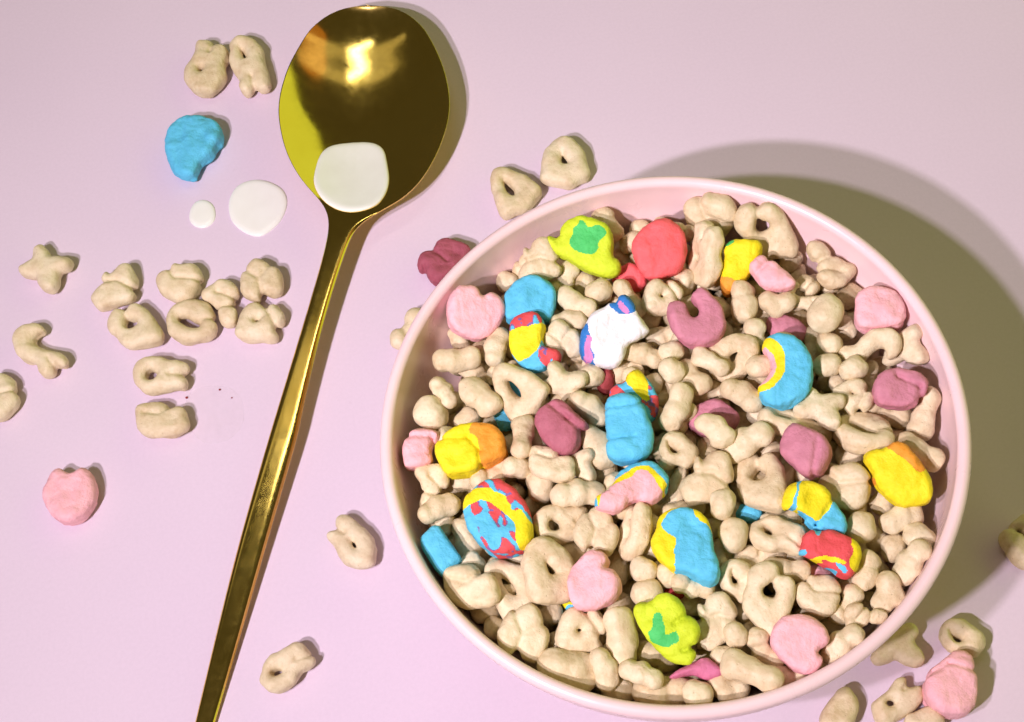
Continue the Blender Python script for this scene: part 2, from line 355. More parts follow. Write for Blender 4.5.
BURIED_OATS = """X 100 0.79 54.25 -68.73 40.88 0.582 -.598 0.156 -.528
X 100 0.76 85.86 3.14 44.62 0.16 0.535 0.33 -.761
B 0 0.9 93.68 -35.09 42.91 0.35 0.617 0.701 0.08
B 3 0.87 96.73 -9.78 36.19 0.565 -.448 0.638 -.272
X 100 0.77 51.27 -75.28 42.08 0.471 0.07 -.5 0.723
B 3 0.91 79.75 -23.91 40.08 0.283 -.436 -.79 0.326
H 100 0.72 -15.82 -2.29 35.01 0.115 -.351 -.286 -.884
B 2 0.95 11.95 -50.61 49.02 0.854 0.127 -.037 0.504
B 5 0.99 -20.82 -27.19 29.13 0.055 -.971 0.01 0.234
T 104 0.85 65.74 27.69 39.68 0.356 0.435 0.803 0.2
B 1 0.92 40.36 -79.76 43.11 0.521 -.564 0.518 -.377
C 100 0.83 25.82 -31.93 38.35 0.563 -.753 0.041 0.337
H 100 0.81 11.57 -23.44 46.34 0.14 -.788 0.215 0.559
C 100 0.71 8.85 -73.18 45.17 0.527 -.617 0.381 0.443
N 3 0.98 48.58 -8.09 45.78 0.75 0.272 0.417 -.435
T 102 0.76 37.39 -82.42 38.42 0.248 -.469 -.843 -.092
X 100 0.71 38.19 -86.31 46.08 0.006 0.638 -.743 -.204
N 1 0.63 89.57 7.66 46.42 0.814 -.003 -.137 0.564
X 100 0.84 38.18 -26.53 40.3 0.961 -.01 0.242 0.135
X 100 0.79 24.31 -76.31 47.05 0.062 0.188 0.249 -.948
H 100 0.73 36.68 -2.48 40.33 0.343 -.324 -.715 0.516
X 100 0.78 17.64 -53.81 41.65 0.387 -.03 0.832 0.398
C 100 0.73 -1.68 -68.4 40.63 0.079 -.643 0.419 -.636
T 101 0.82 16.13 31.72 44.04 0.113 0.949 -.294 -.016
N 3 0.83 32.5 -70.32 42.17 0.051 -.413 -.649 0.637
B 1 0.95 5.69 12.44 45.34 0.127 0.456 0.638 0.607
B 4 0.83 60.57 22.52 44.54 0.116 -.828 0.511 0.201
X 100 0.79 12.45 -36.63 42.17 0.194 0.638 0.455 0.591
X 100 0.81 24.09 2.92 40.63 0.778 -.427 -.416 -.2
R 106 0.8 46.86 -85.39 44.47 0.448 0.012 -.76 0.47
N 0 0.78 28.54 21.19 47.44 0.757 0.176 -.144 0.613
N 4 0.99 82.57 -46.71 37.97 0.908 0.213 -.198 -.3
N 1 0.85 26.67 -62.57 38.96 0.312 0.877 0.366 -.002
B 6 0.83 4.48 -68.81 47.46 0.077 0.818 0.526 0.22
H 100 0.75 58.06 27.86 42.53 0.332 -.314 0.319 -.83
C 101 0.72 71.05 2.17 34.6 0.798 -.161 -.118 -.569
H 100 0.76 5.41 -38.49 39.31 0.951 -.09 0.259 -.145
T 101 0.82 36.88 -83.99 30.62 0.925 -.227 0.01 -.304
C 100 0.84 53.15 24.61 34.92 0.588 0.679 0.105 0.426
B 4 0.93 18.87 -42.93 36.43 0.071 0.858 -.088 0.501
C 103 0.77 -2.16 -45.32 45.47 0.655 -.424 -.436 0.449
N 2 0.85 33.02 -7.09 42.93 0.71 -.349 -.611 0.04
X 100 0.84 45.87 30.82 45.91 0.714 -.686 -.06 0.128
B 6 0.87 -5.71 -62.71 44.48 0.825 0.071 0.145 -.541
N 1 0.87 -4.74 -63.87 38.04 0.454 -.514 -.692 0.224
C 105 0.81 89.16 -20.71 39.27 0.288 0.154 0.119 -.938
N 1 0.83 -2.8 6.91 43.51 0.146 0.701 -.457 -.528
R 100 0.8 30.76 -89.21 38.14 0.667 -.631 -.079 -.388
B 6 0.84 -7.4 -31.22 39.44 0.398 0.157 0.453 -.782
N 0 0.95 3.62 24.58 38.67 0.133 -.711 0.441 -.531
H 100 0.73 48.19 -70.7 38.63 0.458 0.124 0.07 0.878
N 3 0.95 48.73 -66.31 36.1 0.287 0.751 0.454 -.384
X 100 0.75 64.37 -4.68 35.8 0.76 0.535 0.167 -.33
B 5 0.92 -7.14 -43.45 46.28 0.221 0.781 -.342 0.473
C 102 0.83 64.32 -46 42.26 0.415 -.324 0.811 -.255
X 100 0.82 27.41 -59.09 45.22 0.355 -.264 0.486 0.753
H 100 0.71 17.72 19.9 41.62 0.317 0.251 0.668 -.625
B 0 0.83 15.86 -11.22 43.87 0.674 -.162 0.54 0.478
N 2 0.85 -15.03 12.75 39.74 0.036 -.45 -.072 -.889
R 103 0.76 26.25 3.95 39.02 0.981 0.074 0.163 -.077
N 2 0.84 98.23 -37.13 40.28 0.224 0.238 -.302 -.896
N 4 0.83 34.58 7.56 40.76 0.291 0.115 0.476 -.822
R 105 0.8 5.16 -31.18 42.73 0.145 -.864 0.452 -.165
N 2 0.98 79.45 -30.63 44.15 0.637 -.348 0.389 -.567
R 101 0.83 71.19 16.15 31.62 0.676 -.407 0.537 0.299
H 100 0.79 22.88 23.33 39.42 0.14 0.098 0.915 -.366
C 102 0.8 14.37 -30.59 37.39 0.368 0.675 0.514 0.381
C 100 0.82 -26.07 -31.97 37.55 0.349 0.45 0.475 0.671
N 1 0.87 24.19 34.89 35.98 0.488 0.809 -.064 0.322
B 4 0.85 30.39 -64.65 45.37 0.395 0.49 -.477 0.613
N 4 0.88 56.27 -9.28 45.18 0.141 0.086 0.577 -.8
N 4 0.78 76.1 -2.76 44.25 0.768 0.155 -.063 0.618
C 102 0.74 75.98 -10.94 39.54 0.909 0.398 0.125 0.011
N 1 0.94 47 -26.27 35.06 0.114 0.12 0.852 0.497
H 100 0.74 23.21 1.71 47.71 0.102 0.662 -.541 -.509
B 5 0.99 58.03 25.68 27.43 0.139 0.461 -.026 -.876
N 1 0.78 36.96 -54.98 48.18 0.985 0.098 -.067 -.124
N 2 0.91 31.2 -35.51 37.07 0.603 -.483 -.577 -.265
R 102 0.75 78.05 -66.61 32.68 0.463 -.337 -.541 -.616
T 100 0.73 5.54 -13.87 45.36 0.62 0.635 -.458 0.04
N 3 0.94 23.03 -17.15 47.67 0.683 -.567 0.443 -.124
N 0 0.98 84.05 -12.45 37.86 0.222 -.229 -.608 0.727
C 102 0.8 30.72 2.9 46.39 0.551 -.311 -.756 -.167
X 100 0.85 7.58 24.37 45.08 0.912 -.311 0.096 0.25
N 4 0.82 50.59 -37.71 46.1 0.969 0.057 0.014 0.24
N 4 0.98 -26.82 -44.53 43.46 0.058 -.619 -.136 -.771
B 7 0.73 82.51 -75.81 47.19 0.957 0.118 -.01 0.264
N 3 0.84 20.94 -81.55 39.65 0.077 -.28 -.016 0.957
N 4 0.97 -9.79 -20.7 39.51 0.006 0.575 0.809 -.126
B 2 0.98 51.03 -46.38 34.15 0.167 -.504 0.075 0.844
H 100 0.83 10.8 4.65 42.91 0.062 -.215 0.75 0.622
T 101 0.77 46.02 18.38 38.24 0.095 -.148 0.319 -.931
C 105 0.8 82.4 4.62 32.12 0.776 0.062 0.241 0.579
H 100 0.79 -12.78 -45.49 41.97 0.739 -.301 0.499 -.339
R 104 0.79 -5.29 -7.94 37.73 0.374 -.206 0.707 0.563
X 100 0.79 6.97 -78.64 42.83 0.199 -.542 0.459 0.675
X 100 0.78 72.71 -22.24 36.25 0.465 0.182 -.734 0.461
B 7 0.91 9.28 -.74 40.12 0.136 0.393 -.816 0.401
C 105 0.75 57.92 -82.41 39.74 0.805 0.155 -.261 0.509
C 101 0.71 66.35 -19.53 44.4 0.95 -.201 0.201 0.13
B 6 0.93 27.41 33.5 42.21 0.281 -.294 -.614 0.676
N 3 0.88 -11.65 8.05 36.89 0.851 0.46 0.221 0.122
B 1 0.93 7.3 -63.85 40.65 0.529 0.16 -.799 0.236
R 103 0.84 40.3 3.81 37.7 0.438 0.397 -.776 0.222
B 2 0.95 67.93 -56.1 48.52 0.851 0.264 -.431 -.144
C 105 0.74 4.32 -47.38 42.96 0.78 0.088 0.443 -.432
N 4 0.89 13.97 -78.45 41.35 0.062 -.686 0.448 0.57
C 102 0.8 30.04 23.91 25.14 0.812 0.434 -.175 0.349
H 100 0.73 66.67 -27.09 43.32 0.272 -.481 -.666 0.502
C 105 0.78 60.61 -30.66 36.66 0.718 -.648 -.253 0.012
N 3 0.89 22.83 15.94 46.24 0.337 -.143 -.927 -.083
N 0 0.9 38.1 -11.27 41.12 0.145 -.564 -.239 -.777
C 100 0.71 20.76 -64.34 43.27 0.804 -.098 0.578 0.095
B 5 0.95 60.46 -66.31 36.5 0.255 -.43 0.484 0.718
H 100 0.76 2.75 -57.93 33.16 0.027 0.304 0.306 0.902
N 0 0.9 -1.92 -68.88 34.09 0.783 -.593 0.011 -.184
N 3 0.98 33.08 -77.88 45.16 0.928 -.367 0.059 -.03
T 104 0.82 75.05 23.36 44.63 0.835 -.182 0.109 0.507
X 100 0.73 25.29 -19.64 42.26 0.26 0.962 0.081 0.015
N 0 0.99 52.83 -12.43 39.96 0.118 0.364 0.33 0.863
H 100 0.72 25.02 12.08 42.02 0.186 0.946 0.258 -.061
T 101 0.81 65.22 23.74 34.88 0.823 -.478 0.303 0.039
H 100 0.76 77.86 -59.33 29.59 0.367 -.531 -.359 0.674
R 105 0.79 20.11 -37.16 36.15 0.554 0.801 0.132 -.186
X 100 0.79 54 -87.76 45.69 0.546 -.781 -.14 0.27
B 6 0.84 98.2 -22.55 42.03 0.6 0.528 0.538 0.27
N 0 0.96 24.49 -83.12 28.51 0.807 -.309 0.349 0.362
H 100 0.77 19.99 -11.27 33.9 0.325 0.799 -.493 0.115
C 101 0.78 8.44 -79.06 33.91 0.467 -.315 0.345 0.751
C 101 0.83 46.56 -15.4 36.1 0.118 0.358 0.733 0.566
B 5 0.83 -23.88 -22.8 37.3 0.536 0.45 0.055 -.712
R 101 0.71 68.48 -62.74 38.81 0.356 -.517 -.776 0.062
B 0 0.92 64.95 -1.21 30.91 0.211 0.158 -.614 0.744
N 0 0.89 -8.09 -70.2 35.64 0.427 -.411 0.404 0.697
N 1 0.83 50.39 14.81 40.2 0.411 0.478 0.577 0.52
H 100 0.76 31.53 -28.66 35.03 0.264 -.258 -.867 -.335
X 100 0.83 62.51 -38.09 37.55 0.531 -.803 0.095 0.252
X 100 0.75 47.92 -.72 41.57 0.422 0.532 0.533 0.506
H 100 0.82 95.23 -39.12 33.77 0.361 0.479 0.797 0.074
T 103 0.76 16.24 -42.45 44.02 0.037 0.614 -.43 0.661
T 102 0.81 24.88 -2.56 34.78 0.232 0.65 0.657 -.303
R 100 0.73 15.55 25.98 39.83 0.953 -.216 -.061 0.205
X 100 0.72 1.49 -33.44 33.6 0.805 0.29 -.514 0.058
X 100 0.71 82.63 -9.21 31.17 0.378 0.253 -.503 -.735
T 100 0.78 84.97 -54.26 25.33 0.322 0.263 -.366 -.833
B 1 0.97 -8.39 -61.2 31.96 0.542 -.204 0.017 0.815
N 2 0.94 9.85 17.43 43.61 0.354 0.322 -.565 0.671
B 1 0.96 34.65 -63.34 39.43 0.523 -.507 0.596 -.338
X 100 0.74 73.26 1.66 25.57 0.757 -.419 0.425 0.264
X 100 0.79 77.73 -32.13 35.49 0.668 -.026 -.725 0.168
B 3 0.78 5.1 -31.14 47.45 0.841 -.002 -.027 0.54
T 100 0.82 8.59 -2.67 34.37 0.577 0.714 -.343 0.201
B 7 0.99 42.43 32.26 29.54 0.074 -.863 -.308 -.393
H 100 0.75 52.55 -34.22 38.72 0.685 -.537 0.468 -.152
T 104 0.81 -1.32 23.28 37.14 0.654 0.27 -.707 -.003
C 105 0.83 -5.49 -23.57 32.21 0.209 -.679 0.15 -.687
N 1 0.93 45.81 -59.72 40.11 0.689 0.321 -.568 -.316
X 100 0.73 64.78 -83.86 38.28 0.204 0.696 -.445 0.526
B 4 0.89 54.97 -56.93 39.31 0.162 -.152 0.601 -.768
B 4 0.96 22.96 -55.82 35.72 0.28 -.087 0.603 0.742
X 100 0.71 42.46 6.23 41.36 0.025 0.241 0.486 0.84
R 103 0.81 -4.92 15.24 37.14 0.363 0.58 0.335 0.647
B 1 0.96 7.42 -41 39.25 0.601 -.162 0.779 0.075
R 104 0.76 24.67 -22.43 39.57 0.47 -.086 -.317 -.819
N 0 0.86 89.04 -49.63 35.59 0.675 -.547 -.311 0.386
N 1 0.98 37.72 -36.55 38.33 0.725 -.563 -.12 0.377
N 1 0.9 -2.58 -17.55 36.14 0.132 -.44 -.878 -.135
B 3 0.9 50.69 -.54 48.65 0.709 -.427 0.171 -.535
B 5 0.98 52.72 -71.2 29.73 0.566 -.483 0.571 0.347
R 105 0.8 31.2 38.11 43.03 0.319 -.366 -.675 -.556
H 100 0.83 83.07 -29.23 38.67 0.008 0.202 0.886 -.416
N 0 0.96 28.54 -75.55 41.17 0.554 0.062 0.342 -.756
N 0 0.97 51.38 -82.28 43.47 0.397 -.516 -.326 0.686
B 7 0.85 73.3 -18.87 40.92 0.518 -.449 0.174 0.707
T 103 0.75 85.52 -2.82 37.8 0.174 0.564 -.471 0.656
R 102 0.81 52.45 13.12 31.1 0.538 0.673 0.499 0.09
B 5 0.84 18.97 -49.26 37.24 0.226 0.371 -.604 -.668
B 7 0.97 46.39 29.37 33.21 0.047 0.212 -.461 -.86
T 100 0.74 51.92 -78.82 32.87 0.55 0.674 0.438 -.227
N 1 0.89 72.07 -76.53 34.7 0.873 -.051 -.401 -.272
H 100 0.77 33.02 18.92 28.7 0.407 0.184 0.119 -.886
N 0 0.86 -12.4 -56.27 35.59 0.313 0.191 0.881 0.3
H 100 0.82 0.42 -69.64 27.68 0.516 -.758 0.065 -.393
N 1 0.98 51.54 -66 25.3 0.333 0.465 0.093 0.815
R 103 0.83 24.93 -36.3 42.76 0.63 -.653 0.413 0.077
R 104 0.81 68.78 -33.97 30.94 0.605 -.639 0.17 -.443
T 104 0.75 7.19 -21.93 48.13 0.471 0.381 0.443 0.66
H 100 0.81 32.45 19.32 32.1 0.81 0.535 0.233 0.052
X 100 0.72 15.02 8.27 37.25 0.304 -.916 0 0.26
B 0 0.89 17.9 -78.28 31.93 0.607 -.507 0.297 0.535
N 3 0.94 57.04 -33.25 43.9 0.303 -.58 -.646 -.393
N 0 0.93 -5.64 4.94 37.31 0.345 0.772 -.182 0.501
C 100 0.73 34.03 5.81 33.33 0.751 0.363 0.47 0.288
X 100 0.73 29.06 -62.4 34.16 0.972 0.025 -.218 0.083
N 0 0.78 61.86 -49.61 47.92 0.993 0.045 0.017 -.105
B 5 0.95 56.6 13.16 24.46 0.681 -.54 0.319 0.378
N 3 0.88 16.91 -64.74 20.62 0.296 0.721 -.253 0.573
T 102 0.83 29.01 -54.58 33.18 0.568 -.532 0.602 0.176
N 4 0.9 66.77 -50.06 13.01 0.483 0.694 -.52 -.12
B 6 0.91 54.07 -16.23 20.06 0.983 0.115 -.046 0.136
R 106 0.73 67.01 -54.95 25.73 0.389 -.256 0.702 0.54
B 7 0.85 42.79 -2 13.72 0.43 -.643 -.586 -.242
X 100 0.81 61.5 -51.64 15.45 0.799 0.136 -.419 0.41
N 0 0.92 -4.22 1.19 19.02 0.864 -.108 0.394 0.294
X 100 0.79 43.01 -60.64 14.62 0.008 -.752 0.119 -.649
R 101 0.85 38.76 -77.91 23.86 0.517 -.843 -.055 -.139
N 1 0.97 50.01 1.46 18.05 0.293 0.007 0.919 0.265
N 2 0.89 5.1 19.6 25.4 0.171 -.746 0.559 -.32
N 3 0.83 2.59 -36.12 15.34 0.744 0.566 -.133 -.329
X 100 0.82 75.47 -41.08 30.27 0.797 0.113 -.497 0.325
B 0 0.86 67.12 0.53 13.32 0.955 0.05 -.178 0.23
T 100 0.76 15.21 -20.59 35.56 0.927 -.241 -.08 -.275
B 1 0.95 39.16 -9.99 8.87 0.482 0.738 -.342 -.326
B 2 0.89 -9.52 -59.89 39.67 0.106 0.852 0.387 -.336
N 4 0.85 89.92 -15.24 35.45 0.167 -.358 0.742 0.541
B 3 0.98 84.99 -43.24 31.4 0.526 -.594 0.203 -.574
C 105 0.73 29.1 31.82 35.92 0.596 0.107 -.479 -.636
N 0 0.9 72.35 -35.62 39.09 0.359 -.138 -.916 -.112
H 100 0.77 65.1 -23.74 12.85 0.591 0.779 0.196 0.068
N 2 0.86 14.24 -47.04 34.54 0.714 0.075 -.691 -.083
X 100 0.77 27.6 18.81 23.54 0.308 0.408 0.319 -.798
B 4 0.99 8.94 -59.51 46.37 0.06 -.327 -.8 -.499
R 102 0.77 65.93 -13.64 34.06 0.474 0.072 -.131 -.868
H 100 0.72 27.16 -5.2 22.59 0.179 -.429 0.864 -.192
H 100 0.82 34.39 -4.46 10.26 0.113 -.769 0.515 -.362
H 100 0.83 74.75 -60.77 20.66 0.766 -.314 0.01 0.561
X 100 0.77 75.78 -31.7 16.55 0.666 0.623 0.278 -.302
X 100 0.77 30.37 -13.07 36.74 0.085 -.422 0.856 0.284
N 3 0.86 26.83 -13.33 12.1 0.041 -.01 -.498 0.866
R 104 0.75 19.97 -76.66 23.92 0.684 -.294 -.031 0.667
B 6 0.84 27.45 -63.62 23.07 0.537 -.447 -.432 0.57
B 7 0.86 87.65 -20.15 33.9 0.597 -.754 0.139 -.236
N 4 0.96 -.56 -19.96 12.46 0.39 0.897 0.017 -.206
X 100 0.8 66.94 -64.79 27.26 0.431 0.866 -.162 0.194
C 101 0.73 1.36 -48.34 36.34 0.311 -.776 0.338 0.432
X 100 0.84 3.09 4.55 22.32 0.459 0.742 -.232 0.43
C 102 0.77 -.65 5.72 34.43 0.7 -.204 -.563 0.388
X 100 0.74 68.38 -7.67 25.93 0.574 -.598 0.474 0.297
B 2 0.94 53.98 -53.24 30.5 0.594 -.351 0.294 -.662
C 103 0.81 27.14 -65.52 15.61 0.262 -.862 -.094 0.423
H 100 0.74 39.08 -1.06 15.05 0.715 0.101 0.653 -.23
B 3 0.83 40 -66.6 36.82 0.358 0.501 0.623 0.483
X 100 0.8 23.93 -39.87 27.99 0.476 0.352 -.78 -.2
N 4 0.9 58.21 -11.05 9.8 0.977 0.058 -.111 0.174
B 4 0.9 58.82 -49.18 26.65 0.324 -.616 0.013 0.718
B 5 0.96 26 -42.43 34.94 0.51 0.294 -.788 -.18
C 100 0.8 13.24 22.63 32.97 0.138 -.877 -.435 0.152
R 106 0.71 65.25 -49.34 24.13 0.219 0.219 0.922 0.233
C 101 0.84 66.34 -71.83 23.54 0.45 -.316 0.206 0.81
C 102 0.77 45.46 -71.9 27.27 0.043 0.205 0.44 -.873
C 103 0.75 37.48 -50.49 35.95 0.187 -.747 0.575 -.276
N 1 0.85 7.88 1.81 34.82 0.337 -.566 -.747 -.096
T 102 0.76 -11.3 -23.96 21.21 0.204 -.886 -.26 -.324
H 100 0.78 11.92 -69.29 21.84 0.209 -.288 -.506 -.786
N 2 0.89 51.98 -41.19 32.61 0.563 0.621 0.24 -.489
X 100 0.78 79.64 -48.17 19.81 0.357 0.908 0.203 0.083
N 3 0.95 43.87 -54.78 24.23 0.587 -.41 0.65 -.256
N 4 0.88 58.43 11.05 40.69 0.383 -.54 0.738 -.133
N 0 0.95 19.47 -47.13 20.92 0.541 -.838 0.017 0.065
N 1 0.88 36.91 -41.59 42.72 0.144 -.76 0.612 0.162
N 2 0.92 18.99 -39.64 10.49 0.671 0.535 -.378 0.348
N 3 0.98 -22.12 -42.65 36.07 0.376 -.719 -.028 0.584
B 7 0.99 30.94 -50.68 23.02 0.621 0.261 0.692 -.26
C 101 0.73 67.64 -35.05 18.14 0.573 -.208 -.297 -.735
X 100 0.83 23.21 20.42 28.95 0.687 0.258 0.211 -.646
X 100 0.8 -14.18 -31.04 27.49 0.622 -.653 -.313 -.298
H 100 0.72 9.03 -20.8 19.16 0.37 -.073 -.687 0.621
C 102 0.77 45.28 7.29 12.47 0.429 0.109 0.344 -.828
R 100 0.77 3.64 -61.35 28.3 0.32 -.182 -.399 -.84
B 1 0.91 23.28 -58.34 14.05 0.115 0.847 -.406 -.323
N 4 0.97 72.9 -4.49 31.17 0.52 -.071 0.583 -.62
B 2 0.87 24.38 -50.3 11.02 0.553 0.122 -.629 -.533
X 100 0.84 24.7 -42.85 17.55 0.138 0.725 -.014 -.675
C 103 0.84 27.23 -68.86 28.18 0.93 0.135 -.315 0.134
B 4 0.95 2.48 -59 41.86 0.339 0.1 -.882 0.312
N 0 0.92 4.21 6.45 32.45 0.588 -.527 -.419 -.447
X 100 0.81 31.3 -24.26 22.3 0.636 -.244 -.684 0.261
B 6 0.9 72.36 -31.32 30.66 0.389 0.649 -.483 0.441
B 7 0.9 9.47 -58.75 33.15 0.696 -.495 0.454 -.254
H 100 0.76 8.15 -57.72 19.16 0.289 -.597 -.648 -.373
N 2 0.83 56.38 9.24 18.24 0.148 -.132 0.587 0.785
N 3 0.87 82.95 -13.18 20.08 0.021 -.69 -.353 0.631
N 4 0.9 28.95 -49.27 33.36 0.809 0.487 -.016 -.329
N 1 0.91 55.5 -62.37 28.64 0.617 -.511 0.25 -.544
B 2 0.85 -13.66 -36.83 39.31 0.544 -.34 0.193 -.743
T 103 0.75 -12.42 -6.53 25.81 0.091 0.583 0.798 -.124
N 2 0.94 41.4 16.94 29.98 0.009 -.177 -.925 -.336
X 100 0.8 17.21 31.48 34.59 0.342 0.258 0.498 -.754
B 3 0.92 -4.74 -31.28 33.39 0.661 -.326 -.6 -.311
C 100 0.73 33.5 -29.9 24.35 0.246 0.728 -.498 0.402
T 104 0.82 36.76 -28.86 33.34 0.643 0.582 0.462 0.183
X 100 0.74 43.08 -41.14 12.66 0.155 -.023 -.827 -.54
N 3 0.84 6.6 -46.66 16.03 0.104 -.77 0.592 -.216
B 4 0.9 7.8 -11.65 30.36 0.325 -.053 -.82 0.468
N 4 0.91 36.89 -20.34 13.91 0.278 0.804 -.269 -.451
R 105 0.76 56.76 -11.13 27.87 0.695 -.131 -.369 -.603
R 106 0.75 71.23 -43.44 36.07 0.173 0.088 -.366 0.91
T 101 0.82 4.76 -5.57 15.02 0.912 -.165 -.364 -.097
B 6 0.86 -10.46 -18.78 34.59 0.371 0.59 -.55 -.46
C 103 0.71 12.05 20.14 25.18 0.236 -.32 0.819 -.414
T 102 0.73 64.34 -12.16 37.73 0.179 -.165 0.021 0.97
B 7 0.83 -6.68 -4.96 18.6 0.215 0.428 -.571 0.667
B 0 0.96 2.93 10.95 23.57 0.651 -.211 0.661 0.308
B 1 0.96 3.69 -67.81 38.25 0.743 -.103 -.505 -.427
N 1 0.97 35.97 -61.85 11.91 0.75 -.638 -.134 -.108
H 100 0.84 70.94 -70.32 30.5 0.557 0.808 0.178 -.075
C 105 0.83 74.01 -40.2 16.83 0.726 0.055 0.433 0.532
N 2 0.86 71.5 -57.51 34.13 0.094 -.462 -.768 0.433
H 100 0.77 12.35 -36.9 24.35 0.036 -.193 0.377 0.905
B 2 0.87 27.84 -51.25 14.72 0.08 -.626 -.764 -.133
N 3 0.89 14.13 18.12 19.11 0.702 0.19 -.242 0.642
R 100 0.74 -2.98 -57.52 18.94 0.485 -.382 0.046 -.785
B 3 0.91 10.92 -2.73 24.38 0.109 -.868 -.431 -.222
C 101 0.75 91.02 -10.68 31.92 0.557 0.154 0.568 -.586
T 103 0.77 -9.95 -37.29 30.2 0.335 -.65 0.667 0.143
N 4 0.93 18.53 -25.09 20.77 0.711 -.496 -.276 -.415
N 0 0.85 28.19 -18.58 9.3 0.092 -.501 0.339 -.791
R 101 0.81 63.46 -17.17 21.61 0.642 0.077 -.762 0.032
N 1 0.86 34.99 27.71 28.63 0.046 0.31 0.753 0.579
H 100 0.71 5.23 -45.17 33.09 0.373 -.603 -.427 -.561
B 4 0.97 -1.94 -3.39 34.68 0.546 -.077 0.727 0.408
T 104 0.73 29.82 -82.26 25.55 0.196 -.592 0.674 -.397
R 102 0.77 8.19 24.75 30.86 0.679 -.084 0.409 -.604
B 5 0.88 26.98 -53.88 18.68 0.16 -.339 -.724 0.579
B 6 0.94 70.23 -49.01 22.43 0.535 0.66 0.066 0.523
N 3 0.85 75.01 -18.91 13.09 0.768 -.04 -.116 0.629
N 4 0.99 60.06 -50.64 36.64 0.095 -.246 -.497 0.827
N 0 0.92 6.72 -49.87 22.07 0.923 0.089 -.221 -.303
B 7 0.97 33.66 -54.32 24.67 0.838 -.451 -.208 0.226
R 103 0.74 22.42 -12.38 27.3 0.645 0.68 -.043 0.346
B 0 0.95 78.76 -42.62 26.77 0.112 0.666 -.733 -.082
X 100 0.74 10.16 -74.53 23.28 0.072 0.751 0.476 -.453
N 1 0.94 50.75 -49.34 25.43 0.418 -.04 -.903 0.09
N 2 0.83 82.33 -25.16 25.18 0.074 -.617 -.728 0.29
H 100 0.8 33.87 -38.51 11 0.949 -.288 0.08 -.104
R 105 0.72 52.06 6.93 29.03 0.882 -.192 -.395 0.168
C 103 0.73 91.84 -38.96 31.95 0.83 0.376 0.394 0.119
X 100 0.77 74.88 -15.38 30.06 0.002 0.243 -.528 0.814
N 3 0.98 60.5 -57.44 28.63 0.304 0.59 -.572 -.482
N 4 0.83 39.36 -37.48 18.87 0.062 -.847 0.057 0.525
B 2 0.93 49.78 14.64 20.37 0.058 0.313 0.415 0.852
B 3 0.94 53.8 -45.17 23.71 0.406 -.416 0.561 0.589
B 4 0.97 -3.67 -28.46 13.06 0.25 -.76 0.583 -.139
N 0 0.92 52.4 -21.83 9.58 0.017 0.051 -.996 -.073
B 5 0.94 13.13 -60.78 35.63 0.097 0.754 -.613 -.218
T 103 0.79 41.12 -41.96 30.81 0.333 0.829 0.426 -.146
H 100 0.8 16.58 -31.77 25.16 0.598 -.322 0.72 -.141
H 100 0.82 39.66 -66.47 16.86 0.45 0.052 -.333 0.827
R 100 0.82 61.73 -32.81 15.49 0.6 0.018 0.627 -.496
X 100 0.82 9.83 14.71 33.07 0.834 0.141 -.355 0.398
N 1 0.94 39.73 22.18 19.19 0.269 -.051 0.19 0.943
B 7 0.85 88.66 2.28 31.55 0.136 -.704 -.581 -.384
C 100 0.78 49.45 -56.56 24.97 0.578 -.55 0.439 -.414
H 100 0.71 25.49 -58.41 27.66 0.292 -.093 -.785 0.539
T 104 0.78 32.23 -.76 23.17 0.924 -.07 0.333 0.174
N 2 0.86 21.8 -36.69 21.3 0.528 0.282 -.726 0.339
X 100 0.81 5.96 -13.45 20.46 0.729 0.61 -.292 0.105
X 100 0.82 19.12 2.17 31.45 0.52 -.695 0.022 0.495
X 100 0.73 22.52 -59.46 19 0.754 0.345 0.111 0.548
C 101 0.82 36.35 -56.93 20.85 0.078 -.495 0.761 -.412
N 3 0.96 50.67 -11.23 29.15 0.291 0.637 0.224 0.677
R 101 0.82 60.93 10.89 28.55 0.532 -.132 -.8 -.243
C 102 0.82 54.94 -32.45 23.91 0.154 0.906 0.393 -.041
B 2 0.92 33.79 -56.97 12.17 0.882 -.259 0.341 0.197
N 0 0.88 17.21 16.47 32.35 0.744 -.553 -.196 -.319
R 102 0.72 46.9 11.1 33.46 0.596 0.513 0.618 0
N 2 0.85 68.67 -34.23 10.91 0.346 0.008 0.68 0.646
X 100 0.82 2.04 -38.88 29.33 0.231 -.106 -.274 -.928
C 103 0.83 51.4 -55.49 15.28 0.146 0.988 -.017 0.057
B 4 0.88 28.4 -3.59 9.5 0.481 -.156 0.602 -.618
H 100 0.81 75.09 -4.36 17.81 0.102 -.411 0.906 -.028
N 4 0.92 25.07 7.58 18.64 0.28 0.152 -.523 0.79
B 5 0.97 22.27 -61.05 27.89 0.19 0.777 0.141 0.583
C 100 0.73 70.99 -48.29 29.47 0.677 0.275 -.143 0.667
H 100 0.82 70.82 -52.01 35.5 0.922 -.296 -.161 -.189
H 100 0.75 -19.16 -54.19 37 0.386 0.66 -.642 -.056
X 100 0.85 87.27 -25.3 28.66 0.014 0.61 0.618 -.495
B 6 0.96 11.02 -43.08 30.23 0.168 -.573 0.646 0.475
B 7 0.84 29.89 8.9 35 0.273 -.702 -.521 -.402
C 101 0.74 -6.64 -14.31 28.77 0.664 0.18 -.608 0.396
T 101 0.78 -.76 1.24 36.41 0.346 -.365 0.521 0.689
X 100 0.83 11.48 -30.87 12.9 0.754 0.331 0.497 -.275
T 102 0.71 -9.08 -21.55 18.76 0.254 0.151 0.898 0.326
T 103 0.71 55.88 -5.37 11.28 0.72 -.328 0.098 0.603
T 104 0.72 33.46 -15.54 10.91 0.715 -.587 0.312 0.215
N 2 0.98 32.87 12.55 47.09 0.262 -.01 -.756 -.6
R 103 0.84 54.14 -1.41 34.34 0.248 0.725 0.355 -.535
